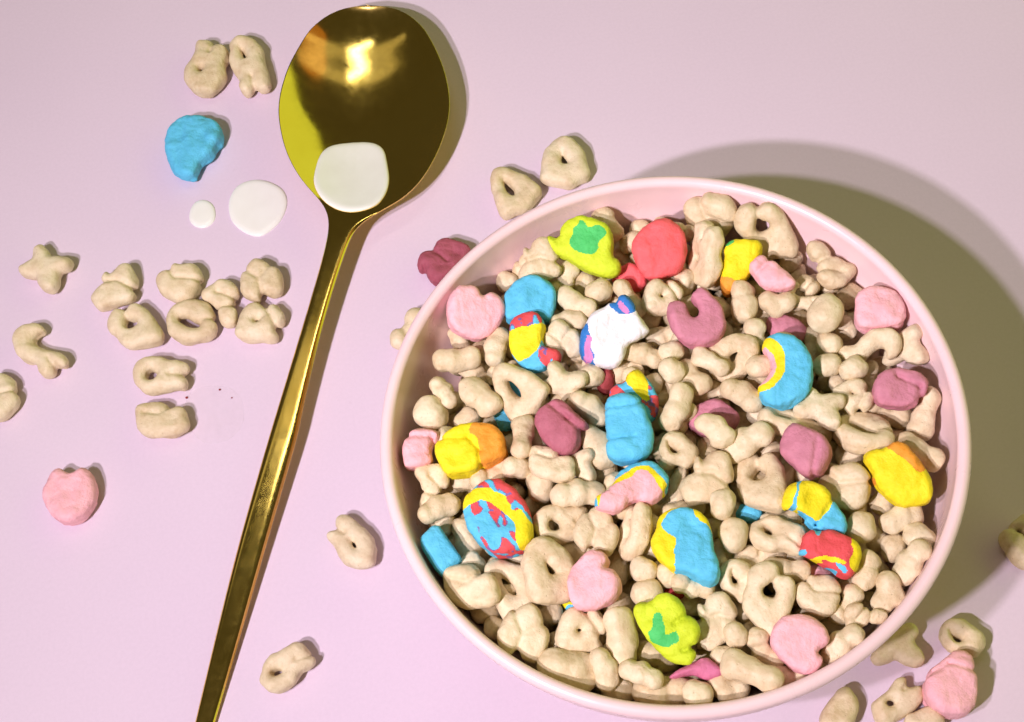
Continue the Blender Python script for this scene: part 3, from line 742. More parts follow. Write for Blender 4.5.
C 102 0.77 41.19 0.52 23.25 0.096 -.7 -.076 -.704
T 100 0.79 30.69 11.15 16.58 0.552 -.781 -.193 -.22
X 100 0.73 -.33 -23.88 18.53 0.024 0.444 -.774 -.45
N 3 0.9 42.12 -37.15 32.91 0.104 0.001 -.149 -.983
C 103 0.84 49.11 28.04 25.2 0.676 0.417 0.16 -.586
B 0 0.92 24.58 -31.05 22.31 0.159 -.133 -.939 -.274
N 4 0.93 81.12 -38.11 34.53 0.531 -.527 -.113 0.654
H 100 0.83 81.61 -18.99 31.35 0.859 -.486 0.108 -.118
H 100 0.72 32.84 -67.41 19.3 0.345 -.787 0.449 0.245
H 100 0.73 76.67 -25.2 28.1 0.53 0.219 -.066 -.817
H 100 0.82 31.21 24.61 20.35 0.945 0.319 -.014 0.074
X 100 0.76 0.3 -55.47 26.07 0.05 0.394 -.503 0.768
R 104 0.84 -16.47 -51.24 27.94 0.186 -.551 -.741 0.337
T 101 0.81 42.29 -11.98 12.58 0.118 0.6 -.789 -.061
N 0 0.9 13.26 7.53 31.35 0.171 -.674 -.71 -.111
R 105 0.78 12.03 -51.94 34.2 0.063 -.285 -.471 -.832
B 3 0.94 41.13 15.35 14.16 0.596 0.316 0.114 0.73
B 4 0.84 38.56 3.56 18.77 0.015 0.287 -.602 0.745
H 100 0.83 13.52 -26.7 28.2 0.135 -.176 0.736 -.64
N 2 0.86 75.98 -53.93 30.82 0.808 0.345 0.259 0.4
B 5 0.9 34.85 -43.93 22.88 0.27 -.595 0.676 -.341
N 3 0.98 12.22 -19.26 13.2 0.825 0.241 -.509 0.053
C 100 0.75 6.28 -20.38 40.95 0.879 -.191 0.381 -.214
C 101 0.82 -12.87 -43.92 26.84 0.182 0.531 0.676 -.478
C 102 0.71 -18.8 -12.02 31.95 0.206 -.366 0.152 0.895
B 6 0.9 76.65 9.21 24.22 0.101 0.555 -.674 -.476
C 103 0.71 21.69 -48.55 30.55 0.93 0.346 0.09 0.085
H 100 0.8 4.56 -12.88 38.74 0.248 -.816 -.494 0.168
N 4 0.95 -1.12 17.55 28.55 0.392 0.153 -.531 0.735
C 105 0.75 18.26 -10.48 16.48 0.609 -.476 0.559 0.301
R 100 0.76 44.59 30.89 38.38 0.432 -.185 0.032 0.882
T 104 0.83 46.65 -.08 26.44 0.159 0.354 -.917 0.095
B 7 0.92 60.97 -4.57 20.37 0.225 -.324 0.913 0.1
X 100 0.74 68.75 9.5 26.09 0.958 0.272 0.049 0.071
N 0 0.98 45.37 -35.89 9.62 0.505 0.174 -.765 0.361
H 100 0.72 -5.75 13.66 33.95 0.699 0.597 0.265 -.291
X 100 0.72 11.18 -51.27 17.2 0.538 0.648 0.537 -.046
T 100 0.79 -5.46 -34.06 19.92 0.306 0.649 -.171 -.675
B 1 0.9 54.23 -14 14.4 0.657 -.403 0.621 -.141
C 100 0.72 -9.01 -36.93 23.91 0.151 -.752 -.145 0.625
B 3 0.98 2.57 -30.86 19.55 0.028 0.262 0.589 -.764
X 100 0.82 -6.81 -53.13 23.67 0.022 -.204 0.466 0.86
H 100 0.83 61.48 -80.56 34.51 0.844 0.536 0.029 0.013
R 101 0.84 40.81 -44.97 16.26 0.431 -.598 0.611 0.29
T 101 0.75 -7.65 -11.84 19.07 0.213 0.815 0.311 -.441
N 1 0.84 -12.72 1.62 36.72 0.062 0.02 -.049 0.997
T 102 0.78 -6.81 -48.63 37.53 0.082 -.887 0.106 0.442
X 100 0.83 79 -39.27 19.61 0.882 -.255 0.114 -.381
N 2 0.97 58.75 -69.71 27.38 0.483 -.726 0.483 0.079
N 3 0.85 -18.6 -11.94 41.95 0.304 0.713 -.623 0.102
B 5 0.9 39.12 -17.58 17.89 0.095 -.932 0.249 0.246
N 4 0.93 -9.82 3.3 30.37 0.052 -.881 -.08 -.464
B 6 0.86 44.15 9.11 23.58 0.685 -.645 -.222 0.257
N 1 0.88 43.24 -11.62 17.02 0.637 -.763 -.099 -.036
N 2 0.84 23.07 -16.57 27.3 0.386 0.899 0.066 0.194
N 3 0.83 51.16 -62.66 43.52 0.058 0.156 -.922 -.349
N 4 0.95 77.79 -17.34 20 0.607 -.357 0.32 0.633
T 104 0.79 35.51 -41.61 35.98 0.339 0.281 -.87 0.224
N 0 0.83 45.03 -75.53 31.28 0.477 -.806 -.035 0.35
N 2 0.91 1.63 -1.71 43.92 0.406 -.29 0.853 -.15
X 100 0.78 7.59 -14.5 12.47 0.402 -.9 -.126 0.114
T 100 0.8 6.45 -37.49 12.63 0.924 0.181 -.273 -.196
N 4 0.83 -15.5 -23.8 32.44 0.045 0.094 -.883 0.457
H 100 0.72 18.61 -42.29 24.13 0.068 -.411 -.714 0.562
T 101 0.79 12.38 -33.09 30.11 0.418 -.217 0.859 -.202
B 0 0.83 28.33 32.56 29.75 0.971 0.227 0.01 0.074
H 100 0.75 63.47 -27.55 32.62 0.814 -.344 -.209 -.419
T 102 0.76 70.12 -50.74 41.03 0.185 -.025 0.908 -.375
X 100 0.72 60.49 -36.73 30.72 0.575 -.678 -.431 -.157
B 1 0.94 28.58 15.35 14.53 0.149 -.135 -.918 0.343
R 103 0.75 29.36 -35.64 17.84 0.513 0.024 -.653 -.557
X 100 0.77 82.8 -33.43 25.31 0.195 0.78 -.383 0.454
R 104 0.74 34.03 -71.46 23.39 0.1 0.326 0.284 0.896
N 1 0.87 24.69 -52.25 41.5 0.364 -.688 0.331 -.534
T 103 0.84 56.25 -24.98 33.26 0.404 -.459 0.152 0.777
X 100 0.71 34.67 -21.91 35.58 0.289 -.738 0.586 0.171
T 104 0.83 13.97 -56.44 28.8 0.613 -.331 0.15 0.701
B 3 0.97 18.79 -30.13 15.54 0.329 -.542 0.381 0.673
T 100 0.73 38.72 10.45 21.31 0.598 0.559 -.15 0.554
B 4 0.91 40.5 -4.09 33.2 0.63 -.49 0.213 0.564
X 100 0.74 -.9 -18.27 26.34 0.077 -.76 -.146 0.629
H 100 0.82 2.16 -45.06 25.09 0.04 0.451 0.069 0.889
N 2 0.93 58.22 3.96 30.72 0.746 0.153 -.637 0.117
B 5 0.91 44.53 -6.44 29.32 0.227 -.12 0.966 0.013
R 105 0.83 38.85 -49.73 17.95 0.19 0.135 0.791 0.565
R 106 0.8 75.68 18.24 34.21 0.646 0.437 -.602 0.17
N 4 0.88 52.85 -22.04 34.78 0.024 -.146 0.989 0
B 6 0.94 45.82 13.47 15.74 0.362 -.597 -.585 0.414
R 101 0.73 62.29 -60.53 33.67 0.854 0.204 0.001 -.479
N 0 0.91 55.84 6.22 23.68 0.287 -.721 0.421 -.469
X 100 0.83 3.54 -52.73 17.01 0.49 -.578 -.105 -.644
R 102 0.84 35.23 17.19 18.96 0.64 -.146 0.714 0.244
C 101 0.78 25.38 -16.43 19.12 0.444 -.263 -.768 -.38
B 0 0.85 42.18 -70.24 23.11 0.252 -.203 -.175 -.93
B 1 0.85 54.93 -12.62 33.72 0.47 -.052 0.143 -.869
T 100 0.78 27.85 -75.49 29.91 0.098 -.466 -.817 -.326
N 1 0.97 24.74 1.6 20.41 0.913 0.11 -.287 0.268
B 2 0.91 4.64 -27.57 17.18 0.399 -.52 -.707 -.266
X 100 0.78 30.27 -39.63 27.75 0.077 -.759 -.304 -.571
H 100 0.81 59.82 -52.83 41.66 0.443 0.609 -.113 -.648
H 100 0.83 54.09 -76.77 22.33 0.418 0.899 0.121 0.049
B 3 0.95 30.54 -44.92 31.46 0.442 -.019 0.877 -.189
R 103 0.78 -.79 -7.62 28.54 0.158 -.5 0.516 -.677
N 2 0.92 -6.62 21.34 45.27 0.285 0.309 -.811 -.407
C 102 0.74 -7.37 -53.83 41.95 0.452 0.554 0.178 0.675
H 100 0.75 73.48 -57.94 26.02 0.798 -.045 0.571 0.188
C 103 0.78 13.21 10.03 26.65 0.648 0.02 -.114 0.753
H 100 0.79 51.14 -1.9 36.78 0.294 -.551 -.771 -.125
C 105 0.8 -6.78 -40.1 35.39 0.235 -.757 -.55 -.262
X 100 0.84 5.48 15.75 37.15 0.743 0.358 -.372 -.425
R 105 0.76 22.14 -50.18 24.56 0.958 0.212 0.087 -.172
B 5 0.94 35.88 -8.88 24.55 0.69 -.446 -.179 -.541
H 100 0.71 -2.61 -15.51 15.37 0.257 -.043 -.314 -.913
N 0 0.95 34.72 -26.24 15.19 0.121 0.435 0.862 -.23
R 106 0.73 80.98 -21.74 14.87 0.024 0.724 0.672 0.153
C 101 0.84 32.53 -1.67 16.82 0.349 -.468 -.803 0.121
B 0 0.99 18.8 -58.1 12.51 0.331 0.735 0.59 -.042
B 1 0.99 16.07 -23.43 43.86 0.17 0.121 0.915 0.346
C 103 0.74 68.92 -12.88 27.94 0.182 -.407 0.678 0.585
T 104 0.72 28.66 -51.14 40.97 0.868 -.339 0.289 -.221
X 100 0.84 16.68 -4.75 9.75 0.064 -.662 -.746 -.028
B 3 0.98 -3.52 -11.86 21.6 0.209 0.334 0.605 0.692
B 4 0.95 42.2 -50.96 30.61 0.241 0.97 -.034 0.006
N 2 0.85 -12.45 -15.87 29.2 0.124 0.451 0.494 0.733
B 5 0.86 71.79 -34.89 24.2 0.904 -.199 0.103 -.365
X 100 0.74 20.46 27.46 28.21 0.738 0.03 -.346 0.578
B 6 0.87 47.8 -45.04 9.03 0.699 -.711 0.048 -.064
T 101 0.74 14.13 14.5 40.85 0.267 -.298 0.855 -.329
C 100 0.82 35.75 -28.86 10.62 0.262 0.208 -.326 -.884
T 102 0.79 54.31 19.02 19.75 0.502 -.86 -.031 -.086
T 103 0.82 16.46 -47.79 12.94 0.659 0.191 -.186 -.703
N 4 0.99 11.99 -56.18 14.25 0.764 0.424 -.395 0.285
N 0 0.86 1.12 -46.39 18.91 0.089 0.445 -.236 0.859
N 1 0.89 30.65 -45.64 12.91 0.364 0.919 0.06 0.14
B 7 0.91 15.04 -.26 20.95 0.966 -.117 -.213 0.086
B 0 0.84 15.46 -9.75 28.25 0.359 0.072 -.826 0.429
B 1 0.9 9.9 -47.22 44.63 0.696 -.146 -.457 0.534
N 2 0.86 39.21 2.35 31.9 0.864 0.159 0.478 -.002
T 100 0.84 65.43 -21.17 20.19 0.899 -.366 0.001 0.239
B 2 0.84 17.01 -56.34 18.18 0.656 0.476 0.499 0.308
C 101 0.82 0.47 -34.23 22.83 0.465 0.44 0.115 -.76
R 103 0.79 35.14 -38.36 15.79 0.202 -.859 0.12 0.456
T 102 0.79 42.87 19.89 22.36 0.918 0.356 0.159 0.065
N 0 0.89 82.96 -31.38 31.78 0.279 -.63 -.71 -.145
H 100 0.73 56.41 -26.91 17.48 0.169 0.138 -.972 -.091
N 1 0.89 80.08 11.23 35.98 0.19 -.611 -.754 -.15
B 3 0.92 57.68 2.3 18.84 0.118 -.298 -.605 0.729
N 4 0.94 29.12 3.24 27.93 0.325 -.917 -.046 0.225
N 0 0.94 94.94 -17.28 31.82 0.222 -.367 0.724 -.541
N 2 0.98 -11.51 -27.65 35.93 0.399 0.412 -.412 0.708
B 4 0.98 -.14 -24.84 35.03 0.143 -.619 0.253 0.729
B 5 0.97 40.04 -32.15 17.71 0.724 0.457 0.332 -.397
B 6 0.93 24.25 -43.5 42.92 0.138 0.741 -.572 -.323
C 102 0.71 25.77 19.34 38.17 0.816 -.552 0.15 -.084
B 7 0.83 42.3 -80.45 31.86 0.115 0.18 0.907 0.362
X 100 0.76 24.86 -29.15 28.41 0.401 -.169 0.432 -.79
C 103 0.74 31.03 5.76 12.51 0.084 -.106 0.777 0.615
N 3 0.84 67.71 11.05 37.73 0.772 0.091 -.056 -.626
R 106 0.73 9.06 8.82 33.61 0.717 -.127 -.644 0.235
C 105 0.73 -6.29 -45.93 17.25 0.779 -.489 0.394 0.012
X 100 0.74 73.33 -26.55 24.22 0.052 -.314 0.945 0.079
N 4 0.9 -3.02 -26.77 23.78 0.215 0.305 0.575 -.728
N 0 0.89 45.25 -49.7 36.42 0.154 0.057 0.712 -.683
C 100 0.72 36.2 16.2 39.98 0.759 0.078 -.249 -.596
B 2 0.86 0.57 22.97 31.71 0.012 0.46 0.32 0.828
H 100 0.84 76.62 -6.31 25.36 0.452 -.488 0.746 -.034
X 100 0.71 43.29 -19.21 8.62 0.006 0.982 -.091 -.164
R 100 0.78 42.65 -19.57 26.11 0.94 0.141 -.195 0.242
R 101 0.81 55.01 -49.88 19.13 0.65 -.42 0.137 0.619
X 100 0.83 4.26 -22.11 31.99 0.211 -.735 -.06 -.642
C 101 0.82 72.5 -27.26 14.73 0.659 0.67 -.075 0.334
C 102 0.8 4.59 -25.86 10.03 0.37 -.067 0.053 -.925
B 4 0.9 46.39 -22.56 19.96 0.323 0.572 -.739 -.149
T 103 0.79 44.43 -59.96 31.56 0.782 0.128 0.577 0.198
B 5 0.99 36.71 -1.9 26.82 0.289 -.697 0.515 -.406
N 0 0.92 0.63 -73.47 30.37 0.118 -.678 0.554 -.47
R 102 0.77 8.77 2.5 15.36 0.084 0.261 0.899 0.341
X 100 0.75 54.11 5.34 13.2 0.234 -.909 0.248 0.24
C 103 0.78 56.27 -20.48 24.55 0.055 0.789 0.587 0.17
X 100 0.76 59.99 -10.38 22.83 0.192 0.164 -.628 -.736
N 2 0.91 88.78 -40.03 23.9 0.422 -.43 0.648 -.467
T 101 0.8 12.17 2.69 26.04 0.335 0.404 0.647 -.553
B 1 0.99 26.77 -8.33 23.39 0.3 0.101 -.392 0.864
C 100 0.72 67.5 -8.92 12.34 0.106 0.874 0.474 -.022
B 2 0.94 -11.83 9.2 30.43 0.539 0.727 0.414 0.099
B 3 0.96 33.39 -73.68 35.82 0.354 -.271 -.645 0.621
N 4 0.99 40.88 -24.8 18.12 0.264 0.848 -.33 -.32
H 100 0.74 19.92 -19.34 8.32 0.236 -.05 0.04 -.97
N 1 0.9 58.1 -65.59 22.39 0.701 0.007 -.075 0.709
N 2 0.92 55.62 -62.34 36.3 0.945 0.158 -.285 -.004
X 100 0.73 -15.94 -43.51 34.98 0.562 0.413 0.213 0.684
H 100 0.75 9.49 -5.73 32.05 0.699 -.713 -.039 0.043
C 102 0.78 88.05 -31.98 22.37 0.05 0.743 0.612 0.265
B 4 0.86 29.79 -44.89 21.2 0.701 -.152 -.657 -.23
R 104 0.71 51.26 -33.29 13.77 0.34 -.078 0.742 0.572
R 105 0.83 66.97 1.11 18.06 0.142 -.304 0.93 -.15
N 0 0.86 56.79 20.01 27.83 0.332 -.262 -.891 0.168
B 5 0.97 55.9 -65.9 17.14 0.44 0.861 -.202 -.154
C 103 0.72 32.57 -52.91 44.09 0.093 -.755 -.43 0.487
X 100 0.79 47.14 21.62 28.05 0.886 0.247 0.114 -.377
N 2 0.93 48.17 -64.21 13.43 0.167 -.139 0.279 -.935
B 7 0.88 28.88 -54.79 9.75 0.753 -.237 -.094 0.606
X 100 0.73 28.37 -25.49 10.25 0.302 0.79 0.466 -.259
B 0 0.88 37.94 -56.65 15.69 0.58 0.485 -.62 -.211
B 1 0.98 19.66 -18.46 31.54 0.468 0.851 0.046 0.232
R 106 0.84 67.42 7.24 18.6 0.468 -.484 -.086 0.734
N 0 0.97 -4.45 -55.85 33.18 0.31 -.879 -.29 0.217
N 1 0.95 42.21 -73.64 18.14 0.445 -.782 -.132 -.417
X 100 0.73 81.33 0.51 22.94 0.071 -.849 0.485 -.197
B 2 0.96 5.89 6.87 39.35 0.182 -.321 -.555 0.745
B 3 0.85 70.61 -25.34 28.73 0.956 -.138 -.235 -.112
C 100 0.74 12.63 -73.47 34.34 0.664 -.706 0.181 -.164
B 4 0.88 6.44 -71.24 35.11 0.406 0.744 0.376 0.374
H 100 0.78 69.02 -17.12 24.62 0.154 0.583 0.711 -.362
N 2 0.97 76.96 -8.85 33.06 0.3 -.559 0.58 0.511
N 3 0.96 46.04 -21.75 13.47 0.203 -.619 -.699 0.295
H 100 0.72 47.78 1.8 23.34 0.788 -.181 -.24 -.538
B 6 0.97 9.14 -8.18 10.87 0.109 -.287 -.9 -.308
C 103 0.8 20.93 -22.63 12.91 0.076 -.118 0.134 0.981
C 105 0.73 32.44 -15.43 18.27 0.717 0.148 0.674 -.103
N 1 0.83 52.03 11.82 13.83 0.061 0.299 -.918 0.253
R 100 0.81 38.56 -66.03 26.63 0.393 -.67 0.131 0.616
B 7 0.92 63.28 -32.24 25.67 0.75 -.37 0.425 -.347
B 0 0.86 77.27 4.09 29.55 0.517 -.339 0.248 -.746
N 2 0.84 66.02 -43.84 21.42 0.921 -.328 -.154 -.139
B 1 0.92 -22.85 -48.93 39.98 0.241 -.696 0.147 0.66
H 100 0.76 77.13 -10.19 18.27 0.2 0.003 0.534 -.821
B 2 0.96 73.01 -28.64 38.39 0.8 -.232 0.412 0.37
B 3 0.84 -18.64 -53.27 42.62 0.59 -.447 0.05 -.67
N 4 0.98 -1.76 -54.01 40.97 0.374 0.04 -.434 -.818
N 0 0.98 39.48 10.47 28.95 0.309 -.398 -.861 0.065
X 100 0.77 68.02 -39.8 28.15 0.013 -.551 -.303 0.777
H 100 0.85 31.26 9.33 27.6 0.437 -.771 0.425 0.184
B 4 0.83 -1.93 -8.5 17.17 0.635 0.539 -.455 0.315
N 1 0.87 1.07 -74.01 37.69 0.891 -.181 -.38 0.172
N 2 0.97 40.3 -45.38 27.59 0.14 -.262 0.952 -.069
B 5 0.98 35.08 29.41 35.1 0.35 -.835 -.208 0.37
C 103 0.78 45.73 21.36 34.12 0.924 0.091 0.245 -.281
N 3 0.83 60.97 -42.76 10.05 0.563 0.574 -.445 -.394
B 7 0.9 14.41 -45.23 25.73 0.596 0.282 -.547 -.516
N 4 0.84 69.22 13.27 22.01 0.274 -.092 0.326 0.9
X 100 0.83 4.4 -16.23 28.61 0.48 -.578 -.42 -.51
N 0 0.84 -18.12 -18.77 30.14 0.112 -.224 0.675 0.694
R 103 0.73 51.95 6.05 36.33 0.237 -.296 0.789 0.483
B 1 0.83 -9.24 -61.47 26.51 0.758 0.385 -.418 -.321
T 104 0.8 25.38 -4.63 18.45 0.846 -.425 0.311 -.081
C 100 0.82 53.51 -70.46 18.1 0.125 0.077 -.805 0.575
X 100 0.83 47.09 -30.41 16.88 0.479 -.236 0.192 0.823
H 100 0.83 34.18 -12.38 30.53 0.809 0.579 0.098 -.013
R 104 0.83 29.95 -72.66 19.57 0.862 0.475 -.026 -.177
N 2 0.95 18.98 3.49 16.75 0.72 0.608 0.335 0.021
R 105 0.83 24.26 -8.69 12.18 0.238 -.464 -.714 -.467
H 100 0.74 21.38 18.45 22.1 0.735 0.023 0.259 0.626
B 5 0.84 57.66 -42.55 39.74 0.664 -.57 -.373 -.308
C 103 0.83 -20.33 -37.48 27.35 0.035 0.84 -.042 -.54
R 106 0.82 21.18 9.17 30.71 0.152 -.399 -.864 -.265
B 6 0.86 34.14 -35.87 29.6 0.246 -.608 0.346 0.671
N 3 0.92 39.65 -73.07 31.48 0.612 0.595 -.18 0.489
C 105 0.78 62.25 0.36 26.12 0.655 -.155 -.249 -.697
H 100 0.73 46.33 -27.15 26.66 0.186 0.393 -.586 0.684
B 7 0.92 56.49 -44.82 9.64 0.751 -.348 0.181 -.531
B 0 0.97 18.81 -3.64 18.26 0.562 -.278 -.585 -.515
B 1 0.85 83.01 -50.04 27.3 0.123 -.906 -.4 0.061
N 4 0.98 55.69 -2.7 22.2 0.565 0.127 0.797 -.175
N 0 0.83 27.39 -8.62 33.86 0.08 -.533 -.48 0.692
B 2 0.83 23.81 27.52 23.61 0.275 -.533 -.787 -.145
N 1 0.94 63.52 16.57 20.5 0.317 0.168 0.447 -.819
B 3 0.96 44.97 -77.44 39.65 0.736 -.333 -.411 -.423
H 100 0.75 86.36 -14 23.03 0.151 0.329 0.848 0.387
X 100 0.79 12.42 7.11 14.11 0.896 0.207 0.124 -.374
B 6 0.92 54.72 -29.89 28.21 0.729 -.418 -.048 0.539
B 7 0.92 21.12 -70.58 16.64 0.426 -.562 0.192 -.683
N 2 0.98 50.66 -38.71 14.68 0.541 0.345 0.24 0.728
B 1 0.92 43.51 -44.91 21.14 0.091 -.75 -.544 0.365
N 3 0.93 65.33 4.94 29.81 0.054 0.032 0.503 0.862
X 100 0.76 51.48 -39.23 24.12 0.878 -.297 -.145 -.347
H 100 0.77 43.7 -39.87 42.63 0.232 -.197 -.48 -.823
N 4 0.86 46.68 -32.31 33.8 0.921 -.306 0.186 -.156
N 0 0.87 40.44 -42.28 37.57 0.112 0.552 0.474 -.677
C 101 0.75 61.54 -42.03 28.88 0.443 0.36 0.528 -.629
C 103 0.8 -2.77 -41.02 17.25 0.341 -.287 0.553 0.704
C 105 0.73 50.09 -84.43 30.8 0.498 0.532 0.667 -.158
R 101 0.8 12.96 -41.84 18.66 0.151 -.677 -.58 0.427
B 3 0.95 -11.6 -15.25 18.87 0.929 -.207 0.291 0.097
N 2 0.95 17.91 -38.34 29.53 0.574 0.268 0.291 -.717
R 102 0.72 13.7 -16.25 23.28 0.686 -.027 -.708 -.163
X 100 0.84 24.74 0.56 12.46 0.216 0.385 0.067 -.895
H 100 0.75 52.14 -8.76 25.11 0.871 0.236 -.426 0.056
B 4 0.94 9.1 -35.28 20.81 0.199 0.456 -.552 -.669
X 100 0.79 0.18 -1.81 19 0.64 -.256 -.687 -.231
N 4 0.93 18.34 -15.99 15.46 0.648 -.743 0.133 0.096
R 104 0.78 5.63 -32.24 31.72 0.248 -.8 0.525 -.15
T 103 0.82 15.37 -83.48 32.5 0.87 -.467 0.131 0.085
N 1 0.96 48.45 -3.11 22.11 0.545 -.057 -.506 0.666
R 105 0.81 25.77 -32.56 9.28 0.871 0.392 -.105 -.276
X 100 0.81 45.7 -32.21 25.45 0.606 0.707 0.002 0.365
R 106 0.75 83.54 -37.31 41.72 0.412 0.306 -.645 0.567
B 1 0.88 28.16 -10.57 17.05 0.121 -.98 -.05 0.147
B 2 0.91 37.21 14.85 34.94 0.331 0.249 0.905 -.099
T 100 0.78 9.22 -24.26 30.46 0.002 -.707 -.075 0.704
B 3 0.94 46.4 -70.06 32.37 0.477 0.319 -.819 -.019
H 100 0.8 58.45 0.81 15.17 0.701 -.492 -.507 0.102
X 100 0.79 84.5 -23.53 19.3 0.099 -.178 -.201 0.958
B 5 0.97 21.76 -2.08 26.37 0.186 0.971 0.13 -.078
H 100 0.85 42.75 -19.11 25.34 0.48 0.602 -.582 -.262
H 100 0.82 -5.56 4.7 20.9 0.115 0.501 -.709 -.483
B 6 0.83 -12.11 -22.64 27.82 0.108 -.921 -.18 -.327
X 100 0.8 9.63 13.74 20.75 0.382 -.36 -.774 0.355
N 1 0.89 -9.03 -2.56 34.08 0.23 0.848 0.446 -.172
R 102 0.84 15.38 -67.66 30.09 0.234 0.057 0.494 0.836
R 103 0.81 18.88 -20.75 21.85 0.514 0.34 -.603 0.507
H 100 0.8 19.43 14.61 27.21 0.108 -.23 -.391 0.885
B 0 0.92 -5.37 5.79 26.84 0.697 -.624 0.241 -.26
R 104 0.75 12.16 -9 17.58 0.248 -.512 0.124 -.813
H 100 0.82 20.32 14.98 15.72 0.236 -.837 0.486 0.084
N 3 0.89 5.4 -29.34 38.12 0.925 0.206 0.045 -.317
T 101 0.81 66.05 -17.79 9.97 0.043 -.867 -.486 -.106
R 105 0.78 17.47 -56.35 23.55 0.473 -.26 -.114 -.834
R 106 0.76 11.01 -8.45 24.06 0.923 -.348 -.143 -.08
B 2 0.92 64.36 -49.74 28.94 0.404 -.367 -.495 0.676
N 1 0.83 78.7 -26.22 20.83 0.059 0.824 -.535 0.177
N 2 0.83 36.65 -10.35 16.91 0.709 0.143 0.401 0.562
N 3 0.97 -18.1 -14.83 25.52 0.311 -.084 -.735 0.597
B 4 0.89 35.85 -82.92 24.7 0.111 0.976 -.168 0.084
C 103 0.8 43.74 -4.64 40.31 0.573 -.302 -.729 0.221
T 102 0.82 24.57 -69.87 38.7 0.685 0.574 0.449 -.012
H 100 0.82 -11.64 -49.44 27.07 0.315 -.478 -.386 -.723
R 100 0.75 42.72 -8.48 21.46 0.468 -.355 0.299 0.752
C 105 0.77 57.87 -57.12 21.85 0.429 0.099 -.557 -.704
B 7 0.87 83.71 -35.92 20.44 0.266 0.642 0.686 -.215
N 0 0.88 66.35 -58.59 14.66 0.117 0.736 0.661 0.084
T 103 0.75 4.34 -5.45 25.08 0.355 0.731 0.17 0.557
N 1 0.86 42.23 -54.48 10.24 0.175 -.111 -.635 -.744
R 101 0.71 4.4 -65.23 24.33 0.735 -.06 -.472 -.483
N 2 0.91 47.34 -63.87 21.25 0.828 -.326 0.454 0.046
R 102 0.72 17.7 -72.01 22.51 0.606 -.592 -.183 0.498
C 101 0.79 44.26 -27.73 9.55 0.094 -.278 0.912 -.287
B 0 0.85 74.64 9.33 30.3 0.412 -.077 0.601 -.681
C 102 0.81 55.36 -19.66 15.37 0.656 -.002 0.145 -.741
N 4 0.87 45.86 -.68 10.15 0.685 0.012 -.469 0.558
C 103 0.72 39.77 -57.15 30.28 0.57 -.024 -.745 0.345
B 1 0.98 22.94 -33.78 15.81 0.074 0.22 -.916 -.327
B 2 0.87 -15.22 -51.25 39.51 0.569 0.028 0.057 -.82
N 0 0.93 -11.13 -66.31 38.28 0.459 0.85 0.179 0.186
B 3 0.95 24.76 14.95 36.96 0.901 0.372 -.074 -.21
B 4 0.83 49.9 -35.99 28.08 0.476 -.374 -.184 -.774
R 103 0.73 47.71 -87.47 37.83 0.147 0.109 0.009 -.983
C 105 0.77 26.6 -21.24 30.86 0.375 0.059 -.619 -.688
R 104 0.81 64 -41.09 12.46 0.828 0.031 0.346 0.441
X 100 0.79 60.96 -60.46 16.53 0.08 -.881 0.211 -.417
C 100 0.81 35.74 -19.16 30.39 0.02 0.5 -.088 -.861
H 100 0.81 67.46 -60.71 25.56 0.627 -.582 0.494 -.156
X 100 0.82 26.66 -42.07 8.75 0.04 -.072 0.019 -.996
T 101 0.82 62.43 -75.23 32.71 0.003 0.857 0.4 0.325
N 1 0.87 69.75 26.32 37.5 0.605 -.279 0.288 0.688
N 2 0.83 39.41 -31.92 32.65 0.349 -.803 -.359 -.323
T 102 0.77 51.68 -56.18 10.45 0.872 -.093 -.119 -.466
C 101 0.82 34.32 -61.93 29.79 0.698 -.401 -.501 0.316
C 102 0.8 -10.56 -5.3 29.54 0.385 0.756 -.499 0.174
B 7 0.98 8.89 -63.86 17.01 0.252 -.104 -.346 -.898
B 0 0.83 54.12 -34 8.83 0.006 -.444 0.895 0.027
B 1 0.86 33.9 -48.35 9.28 0.25 -.688 -.614 0.297
B 2 0.99 62.73 -46.81 33.52 0.29 0.044 0.949 -.113
N 4 0.98 10.91 -63.33 21.98 0.84 0.103 0.105 0.523
H 100 0.71 4.68 -55.94 37.99 0.849 0.44 -.203 -.21
B 3 0.83 25.34 -78.33 21.89 0.679 0.305 0.567 0.353
C 103 0.72 7.73 -50.93 28.85 0.124 0.697 0.609 -.358
R 106 0.71 15.94 -14.6 10.54 0.83 -.008 0.499 -.248
N 1 0.88 22.68 10.03 36.58 0.291 0.064 -.871 -.391
N 2 0.92 -12.25 -12.88 39.9 0.308 -.105 0.92 0.217
N 3 0.87 -17.52 -36.05 34.65 0.023 -.335 0.877 0.344
B 4 0.95 95.34 -29.17 36.96 0.344 0.266 -.522 -.734
X 100 0.83 -3.13 11.61 26.89 0.238 0.879 -.248 -.33
C 101 0.75 49.96 -13.58 12.6 0.749 -.176 0.524 -.365
R 101 0.77 69.2 -43.97 15.47 0.53 0.105 0.254 0.803
T 104 0.82 35.28 -16.07 38.98 0.43 -.293 -.783 0.341
C 102 0.82 49.58 -3.17 12.5 0.435 0.825 0.135 0.334
H 100 0.74 -13.46 -26.9 24.94 0.437 -.658 -.404 -.462
B 5 0.93 46.56 2.42 30.09 0.286 -.578 -.516 0.564
N 4 0.87 1.6 -44.86 12.93 0.966 0.23 0.108 0.053
B 7 0.93 14.72 -36.07 9.24 0.933 -.269 -.003 0.239
N 0 0.93 -19.46 -21.69 24.28 0.049 0.731 0.68 0.04
C 103 0.82 25.98 -24.03 20.4 0.405 -.754 -.194 0.479
T 100 0.82 89.91 -31.45 32.62 0.743 0.025 0.519 -.421
B 1 0.95 92.31 -19.83 26.6 0.345 -.665 0.563 -.349
N 3 0.96 49.38 -59.33 33.83 0.435 0.172 0.687 -.556
